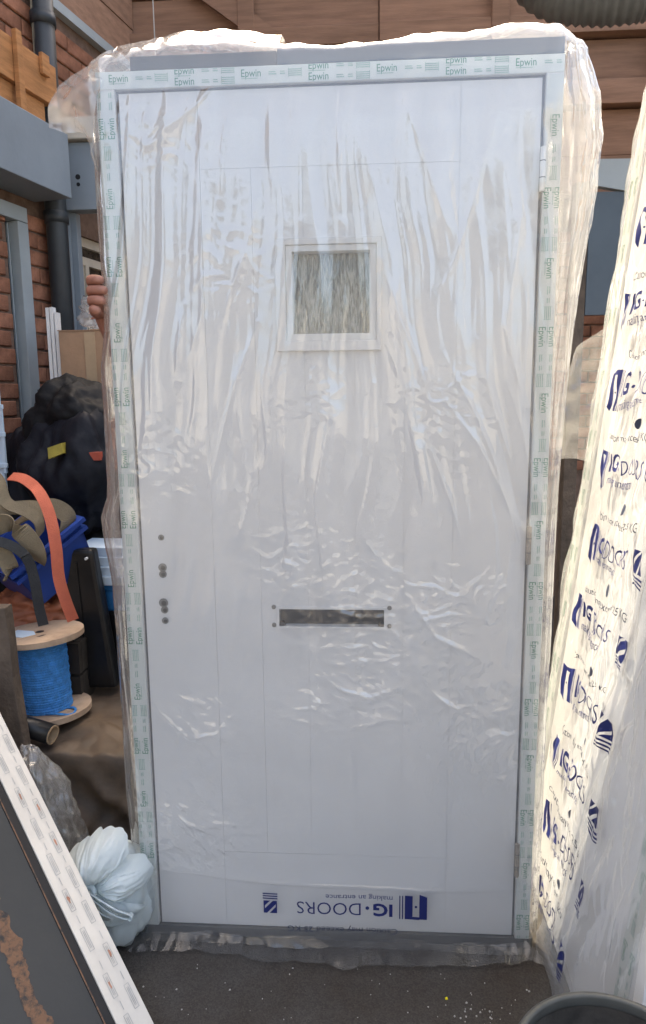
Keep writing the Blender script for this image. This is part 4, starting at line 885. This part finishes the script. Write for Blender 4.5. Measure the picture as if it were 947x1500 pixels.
# leaning dark panel with white taped edge, foreground left
pn = thing('leaning_board', 'dark grey panel with a white labelled edge strip, leaning beside the carrier bag', 'board', (-.5,-.3,0))
ba = Vector((-.601,.444,.661)).normalized(); bb = Vector((-.594,-.805,0)).normalized(); bn = ba.cross(bb).normalized(); 
if bn.z < 0: bn = -bn
BO = Vector((-.463,-.33,.055))
def B_(q): return BO+ba*q[0]+bb*q[1]+bn*q[2]
S0, S1 = -.072, 1.05
MB().add([B_(q) for q in [(S0,-.072,0),(S1,-.072,0),(S1,0,0),(S0,0,0),(S0,-.072,-.03),(S1,-.072,-.03),(S1,0,-.03),(S0,0,-.03)]],[(0,3,2,1),(4,5,6,7),(0,1,5,4),(1,2,6,5),(2,3,7,6),(3,0,4,7)]).build('edge_strip', M_['strip'], pn, bevel=.002)
es = pn.children[0]
MB().add([B_(q) for q in [(S0,.0005,-.004),(S1,.0005,-.004),(S1,.022,-.004),(S0,.022,-.004),(S0,.0005,-.03),(S1,.0005,-.03),(S1,.022,-.03),(S0,.022,-.03)]],[(0,3,2,1),(4,5,6,7),(0,1,5,4),(1,2,6,5),(2,3,7,6),(3,0,4,7)]).build('seal', M_['hole'], pn)
MB().add([B_(q) for q in [(S0,.0185,-.0035),(S1,.0185,-.0035),(S1,.0215,-.0035),(S0,.0215,-.0035)]],[(0,1,2,3)]).build('seal_line', M_['rust'], pn)
MB().add([B_(q) for q in [(S0,.0225,-.006),(S1,.0225,-.006),(S1,.70,-.006),(S0,.70,-.006),(S0,.0225,-.03),(S1,.0225,-.03),(S1,.70,-.03),(S0,.70,-.03)]],[(0,3,2,1),(4,5,6,7),(0,1,5,4),(1,2,6,5),(2,3,7,6),(3,0,4,7)]).build('panel', M_['darkface'], pn)
rb = [(s, .13+.010*noise(s*11, 1.3)+.006*noise(s*37, 2.2), .012+.024*abs(float(noise(s*17, 5)))+.010*abs(float(noise(s*70, 7)))) for s in np.linspace(S0,S1,240)]
MB().add([B_((s,c-w_,-.0048)) for s,c,w_ in rb]+[B_((s,c+w_,-.0048)) for s,c,w_ in rb], [(i,i+1,240+i+1,240+i) for i in range(239)]).build('rust_streak', M_['rust'], pn)
PG, PRr = Print(), Print(); rr_ = random.Random(3); x = S0+.02; k = 0
while x < S1-.08:
    yy = (.010 if k % 2 else .040)+rr_.uniform(-.003,.004); x += rr_.uniform(-.006,.008)
    PG.rect(x,yy,x+.055,yy+.0012); PG.rect(x,yy+.011,x+.055,yy+.0122); PG.rect(x,yy,x+.0012,yy+.012); PG.rect(x+.054,yy,x+.055,yy+.012)
    for d in (.004,.007): PG.rect(x+.006,yy+d,x+.048,yy+d+.0012)
    PG.rect(x+.065,yy+.004,x+.085,yy+.0055)
    if k in (2,3,6,9,11,12,16): PRr.poly([(x+.030+(.005+.008*rr_.random())*math.cos(t), yy+.006+(.0012+.0025*rr_.random())*math.sin(t)) for t in [i*math.pi/6 for i in range(12)]])
    x += .049; k += 1
fnb = lambda a, c: np.array([list(B_((p, -.070+q, .0012))) for p, q in zip(a, c)])
PG.build('label_print', fnb, M_['labelgrey'], es); PRr.build('red_print', lambda a, c: fnb(a, c)+np.array(bn)*.0004, M_['labelred'], es)['kind'] = 'stuff'
# pale rack end at the far left
rk = thing('plastic_rack', 'pale grey plastic rack end beside the brick wall', 'rack', (-1.31,.98,0))
MB().box((-1.36,.99,0),(-1.318,1.01,1.5)).build('upright', M_['ltblue'], rk, bevel=.003)
for z in (1.16,1.28,1.385): MB().box((-1.36,.975,z),(-1.298,.989,z+.018)).build('rung', M_['ltblue'], rk, bevel=.003)
MB().box((-1.312,.978,1.14),(-1.303,.99,1.40)).build('edge', M_['ltblue'], rk)

# ------------------------------------------------------------------ grey tub, front right
tu = thing('plastic_tub', 'round dark grey plastic tub with a broad rim in front of the leaning wrapped door', 'tub', (.485,-.68,0))
tc_ = Vector((.487,-.685,0))
def lathe(prof, n=72):
    V = [tc_+Vector((r*math.cos(t), r*math.sin(t), z)) for (r, z) in prof for t in [2*math.pi*i/n for i in range(n)]]
    return MB().add(V, [(k*n+i, k*n+(i+1)%n, (k+1)*n+(i+1)%n, (k+1)*n+i) for k in range(len(prof)-1) for i in range(n)])
lathe([(.001,.002),(.125,.002),(.13,.01),(.158,.34),(.158,.345)]).build('wall', M_['tubgrey'], tu, smooth=True)
lathe([(.155,.345),(.155,.338),(.128,.015),(.001,.013)]).build('lining', M_['tubin'], tu, smooth=True)
lathe([(.155,.346),(.154,.362),(.156,.366),(.161,.367),(.167,.363),(.169,.350),(.166,.346)]).build('rim', M_['tubgrey'], tu, smooth=True)
MB().box((.36,-.70,.20),(.62,-.66,.225)).build('stick', M_['mud'], None, label='muddy stick lying inside the grey tub', category='stick')

# ------------------------------------------------------------------ grit and chips on the ground
mbg = MB(); rg = random.Random(5)
for i in range(190):
    x, y = rg.uniform(-.55,.55), rg.uniform(-.55,-.06)
    if i < 50: x, y = rg.gauss(.37,.05), rg.gauss(-.22,.03)
    if y > -.085: continue
    s = rg.choice([.0008,.001,.0013,.002]); a = rg.uniform(0,6.28); q = [(math.cos(a+t)*s*rg.uniform(.6,1.3), math.sin(a+t)*s*rg.uniform(.6,1.3)) for t in (0,1.5,3.1,4.7)]
    mbg.add([(x+u*1.5,y+v*1.5,-.0025) for u,v in q]+[(x+u,y+v,s*.25-.0005) for u,v in q], [(4,5,6,7),(0,1,5,4),(1,2,6,5),(2,3,7,6),(3,0,4,7)])
mbg.build('grit', M_['chip'], None, kind='stuff', label='pale grit and chips scattered on the tarmac', category='grit')
MB().add([(.275,-.165,.001),(.281,-.163,.001),(.282,-.170,.001),(.276,-.171,.001),(.277,-.166,.004),(.28,-.165,.004),(.28,-.168,.004),(.277,-.169,.004)],[(4,5,6,7),(0,1,5,4),(1,2,6,5),(2,3,7,6),(3,0,4,7)]).build('yellow_fleck', mat('bright_yellow', (.7,.6,.02), .6), None, label='tiny yellow fleck on the tarmac', category='fleck')

# ------------------------------------------------------------------ the person behind the door, holding its edge
def person():
    J = {}; E_ = []; Rd = {}
    def v(n, p, r, par=None):
        J[n] = (len(J), p); Rd[n] = r
        if par: E_.append((J[par][0], J[n][0]))
    v('pelvis',(-.36,.52,.95),.14); v('spine',(-.36,.53,1.15),.135,'pelvis'); v('chest',(-.36,.52,1.36),.15,'spine'); v('neck',(-.36,.50,1.52),.058,'chest'); v('jaw',(-.36,.48,1.59),.066,'neck'); v('head',(-.36,.49,1.68),.088,'jaw'); v('crown',(-.36,.49,1.745),.06,'head')
    v('rs',(-.52,.50,1.44),.062,'chest'); v('re',(-.44,.33,1.27),.046,'rs'); v('rw',(-.532,.135,1.545),.030,'re'); v('palm',(-.550,.098,1.612),.028,'rw'); v('palm2',(-.556,.078,1.648),.024,'palm')
    v('ls',(-.20,.50,1.44),.062,'chest'); v('le',(-.14,.36,1.26),.048,'ls'); v('lw',(-.13,.16,1.32),.031,'le'); v('lp',(-.13,.11,1.35),.03,'lw'); v('lt',(-.13,.088,1.39),.02,'lp')
    for s_, x in (('r',-.45),('l',-.27)):
        v(s_+'h',(x,.52,.88),.095,'pelvis'); v(s_+'k',(x,.49,.49),.062,s_+'h'); v(s_+'a',(x,.53,.10),.042,s_+'k'); v(s_+'f',(x,.44,.045),.04,s_+'a'); v(s_+'t',(x,.36,.035),.03,s_+'f')
    fz = [1.690,1.6675,1.645,1.624]
    for i, z in enumerate(fz):
        k = f'f{i}'; ox = [-.0015,-.003,-.002,.001][i]; ext = [.000,.007,.001,-.012][i]
        v(k+'a',(-.5555+ox,.055,z-.004),.0128,'palm2'); v(k+'b',(-.5515+ox,.020,z),.0126,k+'a'); v(k+'c',(-.541+ox,-.008,z+.001),.0122,k+'b'); v(k+'d',(-.521+ext,-.0235,z-.002),.0116,k+'c'); v(k+'e',(-.505+ext,-.0225,z-.005),.0095,k+'d')
    v('th1',(-.545,.094,1.632),.014,'palm'); v('th2',(-.522,.098,1.655),.011,'th1'); v('th3',(-.500,.094,1.672),.009,'th2')
    me = bpy.data.meshes.new('person'); me.from_pydata([p for _, p in J.values()], E_, []); o = bpy.data.objects.new('person', me); col.objects.link(o)
    m = o.modifiers.new('skin','SKIN'); sk = me.skin_vertices[0].data
    for n, (i, p) in J.items(): sk[i].radius = (Rd[n], Rd[n]); sk[i].use_root = n == 'pelvis'
    s = o.modifiers.new('s','SUBSURF'); s.levels = 2; s.render_levels = 2
    dg = bpy.context.evaluated_depsgraph_get(); m2 = bpy.data.meshes.new_from_object(o.evaluated_get(dg)); o.modifiers.clear(); o.data = m2
    m2.materials.clear(); [m2.materials.append(M_[k]) for k in ('shirt','skin')]
    for f in m2.polygons:
        c = f.center; f.use_smooth = True
        f.material_index = 1 if (c.z > 1.50 and c.y > .40) or (c.y < .16 and c.z > 1.2) else 0
    o['label'] = 'person hidden behind the wrapped door, fingers gripping its left edge'; o['category'] = 'person'
    blob('hair', (-.36,.51,1.725), (.10,.105,.075), M_['hair'], o, 3, .08, 3, 4)
    for x in (-.39,-.33): MB().cyl((x,.395,1.675),(x,.412,1.675),.009,n=10).build('eye', M_['hole'], o)
    MB().tube([(-.36,.41,1.685),(-.36,.385,1.655),(-.36,.40,1.645)], [.008,.013,.008], 8).build('nose', M_['skin'], o, smooth=True)
person()
